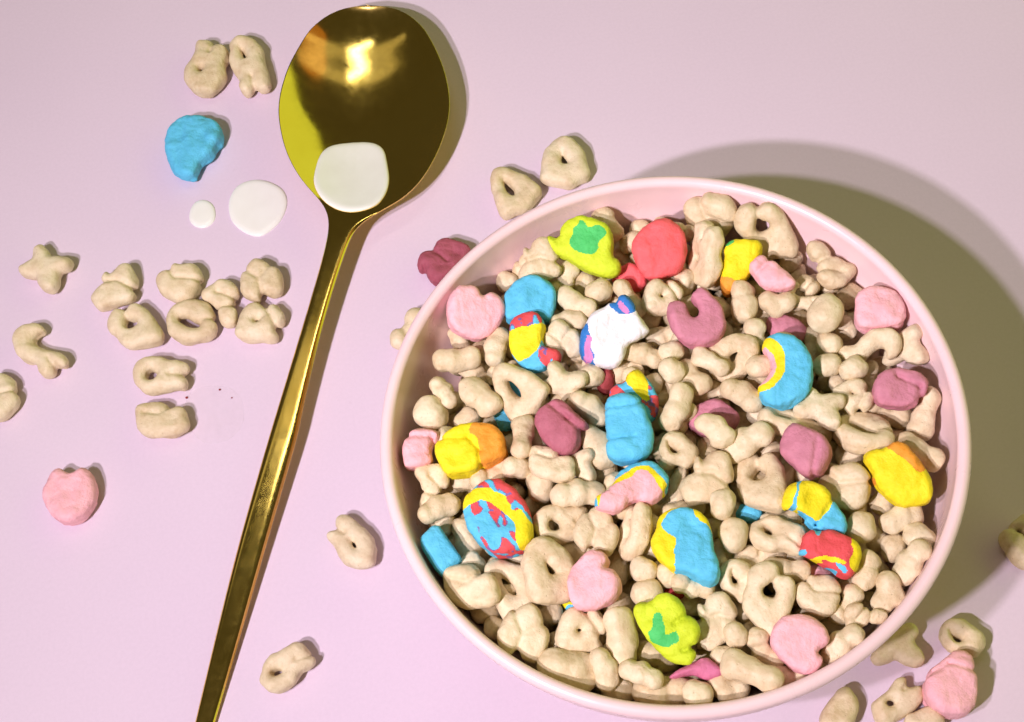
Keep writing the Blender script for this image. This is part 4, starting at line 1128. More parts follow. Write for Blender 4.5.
C 105 0.8 31.61 -4.65 30.84 0.338 0.09 0.937 0.016
X 100 0.82 10.24 -24.78 13.53 0.319 -.417 -.436 -.731
C 100 0.75 -3.39 -44.85 26.72 0.877 0.162 0.427 -.15
C 102 0.73 5.61 -23.2 23.33 0.5 -.074 0.241 0.829
X 100 0.78 -18.24 -17.48 38.65 0.163 0.183 0.589 -.77
C 103 0.74 -12.66 -35.52 18.68 0.006 -.914 -.075 0.398
C 105 0.79 17.97 -62.46 31.86 0.29 -.751 0.522 -.283
B 2 0.83 -5.25 -1.44 25.83 0.164 -.177 -.944 0.224
R 102 0.75 55.13 -28.73 11.03 0.148 -.018 0.433 0.889
B 4 0.86 32.77 -20.5 10.26 0.46 -.749 0.145 0.454
R 103 0.77 19.6 -11.8 35.27 0.343 -.883 -.184 -.263
C 101 0.82 58.34 -39.85 20.04 0.181 -.275 0.941 0.081
R 104 0.76 20.34 9.89 19.71 0.461 0.052 -.684 -.562
C 102 0.78 63.08 -11.14 16.05 0.053 0.214 0.941 0.255
R 105 0.72 24.08 9.81 25.09 0.186 0.34 -.765 -.514"""
TABLE_OATS = """R 100 1 -82.82 164.76 2.97 0.741 0 0 0.672
R 101 1 -67.5 161.69 2.97 0.667 0 0 -.745
X 100 1 -143.24 97.12 2.97 0.992 0 0 -.123
C 100 1 -121.35 84.77 2.97 0.993 0 0 -.122
T 100 1 -115.04 68.22 2.97 0.993 0 0 -.12
C 101 1 -99.97 81.02 2.97 0.993 0 0 -.122
R 102 1 -97.24 65.89 2.97 0.993 0 0 -.12
C 102 1 -87.44 70.24 2.97 0.993 0 0 -.121
C 103 1 -73.13 75.3 2.97 0.993 0 0 -.122
T 101 1 -75.7 60.33 2.97 0.993 0 0 -.12
H 100 1 -146.34 67.13 2.97 0.723 0 0 0.691
C 104 1 -158.37 53.24 2.97 0.993 0 0 -.117
R 103 1 -108.64 48.83 2.97 0.993 0 0 -.118
C 105 1 -109.3 33.63 2.97 0.993 0 0 -.116
R 104 1 -57.11 -19.04 2.97 0.472 0 0 0.881
R 105 1 -80.36 -51.58 2.97 0.954 0 0 0.301
T 102 1 12.96 86.83 2.97 0.992 0 0 -.126
T 103 1 30.62 94.46 2.97 0.992 0 0 -.127
T 104 1 104.07 -83.88 2.97 0.994 0 0 -.109
C 106 1 127.97 -60.88 2.97 0.994 0 0 -.112
B 100 1 65.84 -95.21 2.97 0.994 0 0 -.106
R 106 1 81.96 -96.3 2.97 0.965 0 0 0.264
C 107 1 87.19 -102.62 2.97 0.994 0 0 -.106
X 100 0.9 86.14 -81.81 3 0.989 0 0 0.149
B 0 1 -29.52 46.52 3 0.897 0 0 0.441"""
OAT_SHAPES = [  # kind, number, outline (mm), holes, creases
('R',100,[(-2.7,8),(2.4,6.8),(6.5,3.7),(11.9,3.8),(12.5,0),(9.5,-3.1),(9.2,-7.5),(4.5,-8.1),(0.9,-6.8),(-6.6,-6.8),(-10.6,-3.7),(-12.1,0.6),(-9.1,5.5)],[[(-.7,3.3),(1.1,1.9),(-.7,-.1),(-3.2,1.4)]],[[(9.2,-2.9),(5.5,-1.9)]]),
('R',101,[(-5.2,-7.6),(-11.2,-7),(-14,-3.2),(-11.5,1.1),(-6.3,4.8),(-.1,5.4),(3.8,6.6),(10.9,7.4),(11.9,4.1),(10.1,1.7),(13.1,-.7),(10.4,-3.8),(6,-3.6),(0.3,-6.3)],[[(-7.9,-3.5),(-6.4,-1.7),(-2.3,-.6),(-3.2,-2.6)]],[[(10.5,1.8),(5.9,1.1)]]),
('R',102,[(-9,1.8),(-7.3,5.5),(-1.9,8),(4,6.8),(8,3),(7.5,0.2),(8.9,-1.7),(8.3,-5.7),(3.8,-7.5),(-1.8,-7.9),(-5.5,-5.7),(-8.4,-2)],[[(-4.7,1.1),(-1.5,1.5),(1,-.1),(3.9,-1.4),(3.4,-3.2),(0.3,-3),(-3.2,-1.5)]],[[(4.5,-.1),(8.2,0.2)]]),
('R',103,[(-9,0.2),(-8.9,4.1),(-5.8,6.2),(-1.3,6.5),(2.9,4.8),(5.1,5.3),(8,4.4),(8.6,2.3),(7.3,0.2),(9.1,-2.8),(8.2,-4.8),(4.9,-4.6),(0.1,-6.4),(-5,-5.8),(-8,-2.8)],[[(-4.8,0.2),(-3.4,1.9),(-.7,0.4),(-1.5,-1.6),(-4,-1.5)]],[[(3.6,-.1),(7.5,0.2)]]),
('R',104,[(7.5,3.8),(6.8,0.6),(9,-1.4),(7.8,-4.3),(4.3,-5),(-1.8,-5.8),(-7,-4.2),(-9.7,-.2),(-8.5,3.4),(-4.3,5.8),(0.9,5),(4,3.8)],[[(0.7,-.5),(-2.1,-.8),(-3.5,0.8),(-1,1.2)]],[[(6.8,0.6),(3.3,-.2)]]),
('R',105,[(-6.8,4.8),(-2.3,6.5),(2.7,4.4),(7.4,3.7),(7.6,-1),(6.7,-4.9),(3.5,-4.8),(1.6,-3.5),(-2.2,-5.2),(-7.1,-3.9),(-9,-.2)],[[(-4.4,2.2),(-2.3,1.9),(-1.3,-.4),(-3.7,0.3)]],[[(6.1,-2.7),(3.1,-1)]]),
('R',106,[(-7.3,2.8),(-4.5,4.6),(0.1,3.8),(4.4,4.3),(6.6,3.1),(5.8,0.7),(7.3,-1.8),(5.4,-4.5),(1.1,-5.1),(-3.7,-3.9),(-7.6,-2),(-8.7,0.7)],[[(-3.2,1.7),(-1.4,1.4),(-1.1,0.2),(-2.8,0.3)]],[[(5.7,0.6),(3.1,1)]]),
('X',100,[(-6.1,7.7),(-3.4,9.4),(-.5,7),(0.7,4.1),(4.1,4.7),(7.8,4.4),(8.9,1.8),(7.5,-.6),(4.7,-1.1),(6,-6),(4.5,-9.3),(0.9,-8.9),(-1.1,-6),(-1.8,-2.8),(-5.5,-3.7),(-8.7,-2.4),(-9.3,0.5),(-6.7,2),(-4.6,3.7)],[],[]),
('C',100,[(-4.5,3.9),(-3.3,5.6),(-1.6,4.3),(0.2,7.8),(3.5,8.7),(6.4,5.8),(7.6,0.6),(6.9,-.9),(8.3,-3.2),(7.7,-5.4),(5,-6.4),(1,-7),(-1,-8.5),(-4,-8),(-6.7,-5.5),(-6.6,-2.6),(-4.3,0)],[],[[(-3.9,0.9),(1.2,1.7)],[(1.2,1.7),(7.6,-1.2)]]),
('C',101,[(-7.4,-.9),(-7.4,2.7),(-4.3,4.9),(-2.2,6.8),(-.4,6.2),(3.6,7.1),(6.7,4.2),(7.6,-.3),(6.4,-4.1),(3.9,-6.2),(-.1,-7),(-3.8,-5.4),(-6.6,-3.5)],[],[[(-4,4.9),(-1.1,1)],[(-1.1,1),(6.9,0.4)]]),
('C',102,[(-6.6,3.4),(-4.6,5.3),(-1.6,8.4),(2.4,8.4),(4.8,6.5),(5.8,2.1),(4.6,-.4),(6.4,-3.6),(5.8,-7.6),(3.1,-8.3),(0.6,-6.7),(-.6,-3),(-3.9,0.2),(-6,1.2)],[],[[(-1.2,3.3),(5.5,1.4)],[(0,-2.1),(5.3,-1.1)]]),
('C',103,[(-7.5,-.6),(-7.1,2.6),(-5.7,4.6),(-4.3,7.1),(-.9,8),(2.2,5.8),(6,3.3),(7.7,-1.2),(7,-5),(3.8,-6.3),(1.4,-5.4),(0,-7.9),(-3.5,-7.5),(-6.4,-5)],[],[[(-5.8,3),(-.4,-.6)],[(3.1,5.6),(-.4,-.6)],[(-.4,-.6),(1.1,-5.9)]]),
('C',104,[(-6.4,6.7),(-4.1,8.3),(-.3,7.8),(3.5,2.2),(5.1,-.6),(3.8,-4.4),(0.4,-8.2),(-3.6,-6.6)],[],[[(-3.4,0),(3.6,1.7)]]),
('C',105,[(-9,-.3),(-8.8,3.8),(-5.7,5.8),(-1.9,6.2),(1.8,4.2),(5.6,4.4),(8.2,1.5),(9.3,-2),(7.5,-4.9),(2.7,-6.1),(-3.9,-5.9),(-7.6,-3.6)],[],[[(-5.6,1.5),(-.6,1.1)],[(-.6,1.1),(2.3,4)]]),
('C',106,[(-5.9,1.6),(-3.5,4.3),(0.3,7.5),(2.9,8.4),(5.9,5.2),(5.9,-1.1),(2.6,-7.4),(0.1,-8.3),(-3.7,-4.7)],[[(-.4,3.6),(1.3,0.5),(2.4,1.4)]],[[(-3.5,4.3),(-.3,2.5)]]),
('C',107,[(-5.7,-.3),(-3,2.1),(1.2,3.6),(4.2,2.1),(5.6,-.3),(3.6,-3.6),(-4.4,-3.6)],[],[]),
('T',100,[(-9.6,0.6),(-9.7,4.4),(-7.2,6.5),(-4.2,6),(-1.7,8.2),(2,6.9),(6.2,2.5),(9.9,-3.1),(9.3,-6.2),(3.8,-7.4),(-1.8,-8),(-5.1,-5.6),(-6.7,-3.1),(-8.8,-1.9)],[[(-3.5,1.9),(-.5,2.7),(1.3,0.6),(-1.1,-1.7),(-3.3,-.7)]],[[(-4.4,6),(-3.3,2.3)]]),
('T',101,[(-7.8,-3.6),(-7.1,0.7),(-4.9,5.7),(-1.6,7),(1.2,5.5),(4.6,7),(8,2.6),(7.9,-1.1),(5.6,-2.7),(6.7,-5.4),(5.2,-6.9),(-.4,-6.9),(-6.1,-6.4)],[[(-2.2,0),(-.6,1.2),(1,-.2),(-.9,-1.5)]],[[(1.2,5.5),(4,1.4)],[(4,1.4),(5.8,-2.3)]]),
('T',102,[(-8.9,8),(-6.2,9.9),(-2,9.4),(2.3,7),(6.6,3.6),(8.4,0.2),(6.9,-3.1),(3,-6.4),(-2.5,-9.7),(-4.6,-8.3),(-6.5,-3.6),(-8.5,1.2)],[[(-4.8,4.9),(-3.3,4.3),(-1.2,1.2),(0,-1.7),(-1.7,-1.5),(-3.3,1.4)]],[]),
('T',103,[(-8,-3.9),(-7.5,1),(-5.3,7.9),(-1.3,10.3),(2.9,8.8),(6,4.9),(8.3,-1.9),(8,-5.8),(5.3,-7.7),(2.5,-10.1),(-1.2,-9.2),(-5.3,-8.2),(-7.9,-6.3)],[[(-1,3.4),(0.2,1.8),(2.2,-1.2),(-.3,-1.6),(-1.5,-.2)]],[]),
('T',104,[(-6.2,1.1),(-4.8,5),(-.6,5.8),(3.3,3.7),(6.3,0.3),(4.6,-4),(2.2,-5.7),(0,-4.2),(-3.3,-4.4),(-5.3,-1.6)],[[(-3.8,2.8),(-2.2,0.7),(0.2,0),(-1,-1.3),(-2.8,-.6)]],[]),
('H',100,[(6,9.2),(9.5,7.2),(10.5,3.7),(9.3,-.3),(6.5,-1.7),(5.7,0.9),(4.1,2.6),(1.6,1.2),(-.2,-3.1),(-2.9,-7.6),(-5.7,-9.1),(-8,-8.2),(-7.2,-5.1),(-10.1,-3.1),(-9.2,-.3),(-4.9,1.4),(-3,4.8),(0.1,8),(3.5,9.2)],[],[[(-3.9,-3.1),(-7.7,-5.1)]]),
('B',100,[(-5.9,-3.1),(-2.2,2.7),(2.1,6.4),(4.8,4.3),(5.8,1),(4.2,-3.1),(2.8,-5.5),(-4.6,-6.3)],[],[]),
]
MARSHMALLOWS = [  # key, on table, thickness, colour, centre, turn, outline (mm), colour regions, creases
('hat_big',0,7.5,'lime',(25.9,31.93,55),(0.9727,0.1689,-.0742,-.1406),[(-10.6,1.6),(-9.7,3.5),(-6.4,2.1),(-6,5.8),(-3.4,8.2),(0.8,8.6),(5.7,7.1),(7.9,5),(8.4,1.6),(8.2,-2.3),(10.5,-3.6),(10.6,-7.1),(8.3,-8.5),(4.8,-8.2),(0.6,-6.4),(-3.7,-4),(-7.2,-2.6),(-9.4,-.5)],[('green',[(-2.6,5.1),(-.9,5.8),(-.2,6.8),(1.2,6.1),(2,4.7),(4.4,5.8),(6.5,4.7),(6.6,2.3),(4.9,1.2),(5.3,-.9),(3.3,-2.5),(0.1,-2.3),(-2.4,-.5),(-3.2,1.6),(-2.2,3)])],[]),
('coral',0,8,'coral',(46.13,26.05,55.34),(0.9737,0.1876,-.0337,-.1248),[(-4.3,6.4),(-1.9,8.2),(2.3,8.6),(5.4,6.7),(7.2,3.6),(7.6,-.7),(6.7,-4.3),(5.2,-6.8),(2.5,-7.4),(-.5,-8.6),(-3.5,-8.6),(-5.4,-6.2),(-7.2,-3.1),(-7.6,0.6),(-6.1,4.2)],[],[]),
('yellow_green',0,7,'yellow',(66.76,16.06,52.98),(0.9725,0.1391,-.1059,-.1537),[(-5.2,5.9),(-2.9,7.7),(1.3,8),(5,7.4),(5.4,4.9),(4,1.5),(2.3,-1.5),(-.6,-4.6),(-2.6,-7.1),(-4.7,-8),(-5.5,-3.4),(-4.7,0.9)],[('green',[(-5.9,8.4),(-2,8.4),(-2.2,6.4),(-5.8,5.1)]),('orange',[(-7.9,-2.2),(0,-3.4),(-1.6,-9.5),(-7.6,-9.6)])],[]),
('pink_bent',0,7,'pink',(73.82,11.5,55.35),(0.9899,0.0729,-.0071,-.1214),[(-6.5,1.6),(-4.7,4.2),(-2.3,4.8),(1.8,2.2),(4.7,-1),(6.4,-3.5),(4,-4.8),(-.1,-4.8),(-3,-4.1),(-4.7,-1)],[],[[(-4.1,-.3),(-.5,3.8)]]),
('horseshoe',0,7.5,'mauve',(50.47,2.28,56.9),(0.9917,0.0606,-.0034,-.1136),[(-8.1,3.8),(-5.1,4.8),(-2.5,3.8),(-2.1,0.7),(-1,-.2),(0.2,0.7),(0.5,2.6),(-1.3,4.4),(-1.9,6.3),(0.8,8.5),(3.7,7),(6.6,3.2),(8,-.6),(7.7,-4.1),(5.3,-6.9),(1.2,-8.4),(-2.8,-7.8),(-5.7,-5.4),(-7.5,-1.2)],[],[]),
('unicorn',0,8,'white',(28.59,3.47,56.97),(0.974,0.1896,0.0076,-.1241),[(-8.8,-8.6),(-9.6,-4.5),(-9.4,-1),(-7.5,2.4),(-6.3,5),(-2.8,6.5),(-1.9,7.5),(0.3,7.5),(0.6,9.5),(2.8,10),(4.7,7.8),(5.6,4.9),(7.8,2.7),(9.6,0.5),(8.4,-1),(5.9,-2.3),(3.1,-3.6),(2.7,-6.4),(1.2,-9.2),(-1.9,-10),(-4.7,-9.2)],[('royal',[(-7.5,2.4),(-6.6,-.1),(-7.2,-2.6),(-6,-5.8),(-4.8,-10.2),(-11,-10.2),(-11,-1),(-8.5,3.1)]),('orchid',[(-7.8,-1),(-6.3,-2),(-6.6,-3.9),(-6.3,-6.4),(-5.3,-8.6),(-8.5,-8.6),(-8.5,-5.8),(-8.3,-2.6)]),('royal',[(-2.2,8.1),(0.6,7.3),(0.3,10.6),(3.1,10.9),(5.6,7.8),(5.2,4.8),(1.3,4.2),(-.9,5.5)]),('orchid',[(0.6,7.5),(1.6,8),(3.4,5.6),(3.1,4.2),(1.3,5.3)])],[]),
('heart_rim',0,8,'pink',(-6.94,18.86,54.91),(0.977,0.1731,0.0931,-.0827),[(-8,-.6),(-7.7,3.7),(-5.5,7),(-1.8,8),(0.6,7.7),(1.3,4.3),(4.5,6.4),(7.2,4.3),(8.1,0.6),(6.5,-3.1),(4,-6.1),(0.3,-7.9),(-3.9,-6.7),(-7.2,-3.7)],[],[]),
('moon_back',0,8,'blue',(8.46,20.26,53.27),(0.9912,0.0726,0.0048,-.1109),[(-7.3,0.8),(-5.3,3.9),(-2.4,6.4),(0.5,6.9),(3.9,5.5),(6.5,3.5),(7.3,1.2),(7,-2.8),(5.4,-6.8),(2.9,-6.4),(-3.4,-5.9),(-6.3,-6.6),(-7.1,-3.3)],[],[]),
('swirl_small',0,6.5,'blue',(7.22,6.17,55.96),(0.981,0.1097,-.0745,-.1416),[(-6.8,5.9),(-3.5,7.6),(-.2,8.4),(2.5,5),(2.2,1.7),(2.3,-1.3),(3.6,-1.5),(7,-2.5),(7.3,-4.6),(5.9,-6.2),(3.4,-6.7),(2.7,-7.9),(-1.1,-8.3),(-4.1,-6.7),(-5.9,-4.2),(-7.1,-.4),(-7.1,2.5)],[('yellow',[(-8.8,2.7),(-2.9,3.1),(1.6,5),(2.9,4.6),(2.2,1.3),(1.2,-3.8),(-1.6,-5.6),(-4.5,-5.4),(-7.2,-2.9)]),('redswirl',[(-8.1,7.2),(0.1,10.3),(3.1,5.2),(1.7,4.8),(-2.9,2.9),(-8.8,2.7)]),('redswirl',[(1.2,-4.2),(2.3,-.8),(8.2,-1.5),(8.3,-5.4),(6,-7.5),(3.5,-7.1)])],[]),
('swirl_back',0,7,'redswirl',(29.26,-15.24,54.33),(0.9752,0.1944,0.0056,-.106),[(-6.6,0.6),(-5.1,3.3),(-2.3,4),(-2,6.4),(0.5,7.5),(3,5.8),(5.1,3),(6.6,-.7),(6.5,-4.4),(4.7,-6.8),(1.7,-7.5),(-4.5,-5)],[('yellow',[(-2.6,4),(-2.6,6.7),(0.5,8.6),(2.8,6),(4.2,-.1),(3.2,-1.9),(-.8,2.4)])],[]),
('moon_side',0,9.5,'blue',(25.64,-25.17,57.82),(0.9907,0.0903,-.0202,-.1),[(-5.8,7.5),(-4.1,8.7),(-.6,9.2),(2.2,8.3),(4.2,4.8),(6,0.1),(6.2,-4.5),(4.3,-7.7),(0.6,-9.1),(-3.3,-8.8),(-6.1,-6.3),(-5.7,-.4),(-6,3.7)],[],[[(-5.5,5.1),(2.8,6)],[(-6,-3.1),(1.7,-2.5)]]),
('mauve_block',0,9,'plum',(8.94,-20.62,57.29),(0.9892,0.0683,-.0513,-.1194),[(-7.1,1.2),(-6.2,3.9),(-4,5.9),(-1.4,7.6),(0.9,6.6),(4,3.9),(7,0.6),(6.4,-.4),(5.1,-1.7),(5,-3.7),(3.6,-6.3),(1.4,-7.5),(-1.2,-6.8),(-3.3,-4.7),(-6,-1.7)],[],[[(-2.3,5.2),(1.7,1.9)],[(1.7,1.9),(5.4,-1.4)]]),
('mauve_under',0,7,'mauve',(48.7,-23.66,48.92),(0.9872,0.0715,-.0623,-.1282),[(-6.9,-2.3),(-5.8,2.3),(-3.5,4.4),(1.3,5.6),(4.5,2.7),(6.9,0.6),(6.2,-1.9),(3,-4.7),(-2.1,-5.6)],[],[]),
('gold_block',0,9,'yellow',(-15.39,-21.02,55.89),(0.9901,0.0542,-.0175,-.1286),[(-9.6,0.1),(-7.9,3.2),(-5.2,5.1),(-3.1,6.4),(0,7.2),(4.9,7.3),(7.5,5.8),(9,2.9),(9.5,-.5),(8.4,-2.1),(4.8,-3.7),(3,-4.6),(1.2,-6.2),(-4.6,-7.3),(-6.5,-5.9),(-8.5,-3.4)],[('orange',[(1.2,8),(5.2,8.6),(10.5,5.7),(10.8,-2.7),(3,-5.6),(2.9,-.2),(1.4,2.9),(-.5,3.9)])],[[(-7.5,2.4),(-.4,2.8)],[(-.4,2.8),(2.9,-.5)],[(2.9,-.5),(3.1,-4.3)]]),
('pink_block',0,8,'pink',(-28.36,-16.19,52.25),(0.9915,0.0578,0.0228,-.1146),[(-5.1,-.2),(-4.3,2.7),(-2.8,5),(-.6,5.6),(3.1,5.3),(5,3.9),(4.4,2.4),(3.3,-.8),(3.5,-3.7),(0.9,-5.1),(-3.7,-5.6),(-4.4,-3.7)],[],[[(-3.7,3.2),(2.9,2.9)],[(2.9,2.9),(3.3,-.8)]]),
('rainbow_lower',0,8,'pink',(22.83,-40.67,57),(0.994,-.0031,0.05,-.0969),[(-9.7,-4.9),(-9.1,-3.2),(-7.6,-2.7),(-4.9,0.1),(-4.2,3),(0.1,5.8),(4.4,7.2),(7.5,5.2),(9.7,1.8),(9,-.7),(7.1,-3.2),(3.9,-4.6),(-.2,-3.2),(-3.5,-7.1),(-8.7,-6.3)],[('yellow',[(-5.9,-.1),(-4.8,1),(1.6,5.2),(4.3,4.9),(9.2,-1.5),(7.6,-2.8),(3.7,3.2),(1.6,3.4),(-4.9,-.7)]),('blue',[(-6.4,1),(-4.7,4.7),(4.4,8.9),(11.6,3),(10.2,-2.7),(8.5,-.7),(4.3,4.9),(1.6,5.1),(-4.8,1.2)]),('yellow',[(-9.5,-2.7),(-7.6,-2.2),(-8.4,-4.6),(-9.3,-6.5)]),('blue',[(-10.7,-4.9),(-9.9,-2.4),(-9.1,-3.2),(-9.4,-6.5)])],[]),
('swirl_egg',0,9,'swirl',(-11.78,-40.95,55.67),(0.9912,0.011,-.0266,-.1295),[(-9.3,4.3),(-7.9,6.3),(-5.5,9),(-3.3,10),(0.3,9.9),(3.3,8.3),(6.3,5.3),(8.1,1.6),(9,-2),(8.9,-5.6),(7.5,-7.5),(4.4,-9.1),(1.3,-9.8),(-1.6,-9),(-3.9,-7.2),(-7,-4),(-8.7,0)],[('blue',[(-9.5,1),(-6.8,3.2),(-6.3,1),(-5.2,-2),(-3.9,-4.6),(-4,-7.9),(-7.9,-4.6)]),('redswirl',[(-6.1,7.3),(-3.3,10.7),(0.9,10.5),(6.9,5.6),(9.4,1),(6.5,1),(3.9,1),(3.5,3.6),(1.1,6),(-2.5,7)]),('yellow',[(-10.2,1.7),(-9.8,5.3),(-6.1,7.3),(-2.5,7),(1.8,5.6),(3.8,3.3),(3.9,1),(5.8,1.7),(7.2,0.3),(9.8,-2),(9.8,-5.6),(7.9,-8.5),(5.5,-7.7),(5,-3.9),(4.4,-1),(1.1,1.3),(-2.9,3.3),(-6.5,3.3),(-8.6,1.3)])],[]),
('blue_wall',0,8,'blue',(-27.67,-44.88,52.03),(0.9922,0.055,0.011,-.1109),[(-5.8,3.1),(-4.3,4.9),(-2.3,6.7),(-.1,6.2),(1.5,3.9),(3.6,1.1),(5.7,-1.4),(5.1,-2.6),(1.8,-4.9),(1.1,-6.6),(-.4,-5.8),(-3.3,-2.1),(-5.1,0.6)],[],[[(0.2,5.7),(5.6,-1.6)]]),
('heart_mid',0,8,'pink',(8.33,-62.36,56.41),(0.9886,0.0326,-.0697,-.1293),[(-6.9,-1.7),(-6,2.8),(-3.3,6.1),(-.5,7.8),(2.4,7.2),(3.6,5.3),(2.5,3.2),(4.6,2.8),(6.4,1.1),(7,-1.6),(5.4,-4.4),(2.2,-6.6),(-1.7,-7.7),(-5,-6.6)],[],[]),
('balloon',0,8,'yellow',(31.97,-58.92,56.76),(0.9931,-.0113,-.0122,-.1161),[(-8.8,0.7),(-7.5,3.9),(-7,7.2),(-4.4,9.4),(-.8,9.9),(3.8,9.1),(6.1,6.1),(6.8,2.3),(7.2,-2),(8.6,-5.7),(7.6,-8.9),(5.1,-9.7),(1.1,-7.3),(-3,-6.3),(-6.5,-3.6)],[('blue',[(-5.5,6.7),(-1.3,9.1),(-.5,11),(0.8,9.9),(4.3,5.5),(8.3,1.2),(10.1,-6.2),(7.5,-11),(4.5,-11),(-3.3,-7.3),(-2.2,0.7),(-3.9,2.3),(-5.2,3.9)])],[]),
('hat_low',0,8.5,'lime',(22.82,-77.33,55.56),(0.9817,0.1496,-.0422,-.1104),[(-8.2,4.5),(-7.2,6.3),(-3.9,6.5),(-1.5,8.6),(1.3,8.4),(3.7,6.4),(5.2,3.1),(7.6,1.3),(8.2,-1.1),(7.5,-3.4),(6.2,-4.4),(7.2,-5.8),(6.2,-7.8),(4.2,-8.6),(1.4,-7.8),(-1.8,-5.8),(-5.3,-2.3),(-7.6,2.1)],[('green',[(-2.8,3.7),(-1.4,4.3),(-.4,3.1),(-.6,0.9),(0.3,-1.5),(2.2,-.1),(3.5,-1.3),(3.5,-2.9),(1.5,-3.3),(0.7,-4.2),(-2.1,-3.9),(-4.3,-2.1),(-4.5,-.3),(-3,0.3)])],[[(2,1.5),(4.8,3.1)],[(3.8,-5),(6.2,-4.4)]]),
('mauve_low',0,6,'rose',(27.25,-87.57,52.44),(0.9914,0.0743,-.0104,-.1076),[(-6.8,-2.2),(-4.4,-.2),(-.4,1.2),(2.5,3),(4.8,1.8),(6.7,-.2),(6.3,-1.8),(2.7,-2.9),(0,-1.4),(-2.8,-1.8),(-5.2,-2.7)],[],[]),
('heart_low',0,8,'pink',(52.71,-88.07,55.4),(0.9898,0.0849,-.0248,-.1113),[(-7,1.6),(-5.6,5.2),(-3.2,6.9),(-.3,7.2),(3.3,6.6),(5.8,4.8),(7.1,2.2),(6.7,0),(4.1,-1.4),(5.4,-3.2),(4.5,-5.4),(2.1,-7.1),(0,-7),(-2.3,-5.7),(-5.1,-3.1),(-6.7,-.4)],[],[]),
('mauve_cube',0,9,'mauve',(67.93,-40.91,56.42),(0.9785,0.0504,-.1256,-.1555),[(-6.7,-.9),(-6,3.5),(-4,7),(-1.4,6.6),(1.9,5.2),(5.7,3),(6.6,0),(5.5,-3),(3.9,-6),(1.4,-6.9),(-1.1,-6.1),(-2.4,-4.3),(-5,-2.2)],[],[[(3.5,1.7),(2,-6)]]),
('cap',0,8,'blue',(65.5,-56.05,56.89),(0.9816,0.1304,0.0284,-.1363),[(-8.3,0.4),(-7.4,4.2),(-4.8,6.2),(-1.6,6.7),(1.3,5.6),(3.6,3.3),(5.6,0.6),(7.3,-1.7),(8.1,-4.5),(6.9,-6.6),(3.7,-5.8),(0.4,-5.4),(-1.2,-4.7),(-4.7,-1.7),(-7.9,-.8)],[('yellow',[(-4.2,7.1),(-1.1,7.9),(2.9,6.2),(4.3,2.7),(2.7,-.8),(0.3,-3.7),(-1.9,-2.1),(-5.7,-.6)]),('yellow',[(-9.6,-2.1),(-8.2,5.4),(-4.7,7.5),(-6.1,-.6),(-8.4,-1.7)])],[[(4.2,2.5),(0.3,-4.1)],[(0.3,-4.1),(-5.9,-.8)]]),
('swirl_red',0,8,'scarlet',(65.84,-67.86,55.73),(0.9889,0.096,-.0014,-.1132),[(-6.7,2.2),(-6.2,4.7),(-4.4,5.7),(-2,5.3),(0.1,6.1),(2.8,4.7),(6,3.5),(7.9,1),(7.5,-1.8),(5.5,-5.5),(3.9,-6.1),(0.8,-4.3),(-3.1,-2.2),(-6.2,-.6),(-7.8,-.4)],[('blue',[(-4.1,6.3),(-1.3,5.9),(-3,3.7)]),('blue',[(-8.7,-.6),(-6.6,1.1),(-5.9,-.6),(-7.5,-1.6)]),('blue',[(1.1,-1.6),(3.8,-3.9),(3.1,-5.5),(1.6,-3.4)]),('blue',[(-2.3,-2.8),(0.8,-3.9),(1.9,-5.9),(-1.2,-4.7)]),('yellow',[(4.4,3.1),(6.4,4.1),(9,0.6),(8,-3),(5.8,-4.9),(3.7,-3),(5.4,0.2)]),('yellow',[(-5.1,-1.4),(0.2,-.4),(3.7,-2.2),(2.9,-2.8),(0.1,-1.6),(-4.3,-2.4)])],[]),
('pink_under',0,6,'pink',(63.13,-70.26,47.54),(0.9911,0.0654,0.0774,-.0867),[(-4.4,-1),(-3.5,1.9),(-.9,2.7),(2.3,1.5),(4.3,-.6),(3.7,-2.3),(-3.9,-2.7)],[],[]),
('star',0,9,'yellow',(88.13,-51.81,55.61),(0.9863,0.1025,-.0495,-.1191),[(-8.5,4.5),(-6,6.2),(-2.8,6.5),(-.5,8.4),(2.2,7.6),(5.2,3.9),(7.2,0),(8.4,-5),(7.5,-7.2),(3.7,-8),(0.5,-8.3),(-2.6,-5.6),(-5.8,-2.8),(-6.4,1.1)],[('orange',[(-3.3,6.2),(-.5,9.8),(3.3,8.1),(7.3,1.7),(5.9,-.6),(3,1.7),(0.4,4.5)]),('orange',[(-8.3,2.2),(-5.6,-1.1),(-5.5,-3.4),(-8.5,-3.4)])],[]),
('mauve_knot',0,8.5,'mauve',(96.1,-29.26,55.13),(0.9852,0.106,-.0507,-.1247),[(-7.1,-1),(-5.9,3.1),(-3.1,5.1),(0.8,5.4),(4.7,4.5),(7.1,1.9),(6.7,-1),(4.5,-3.3),(3.3,-4.8),(0,-5.4),(-4.4,-4.8),(-6.3,-3.4)],[],[[(-.9,3.1),(4.6,0.1)],[(4.6,0.1),(4.7,-3)]]),
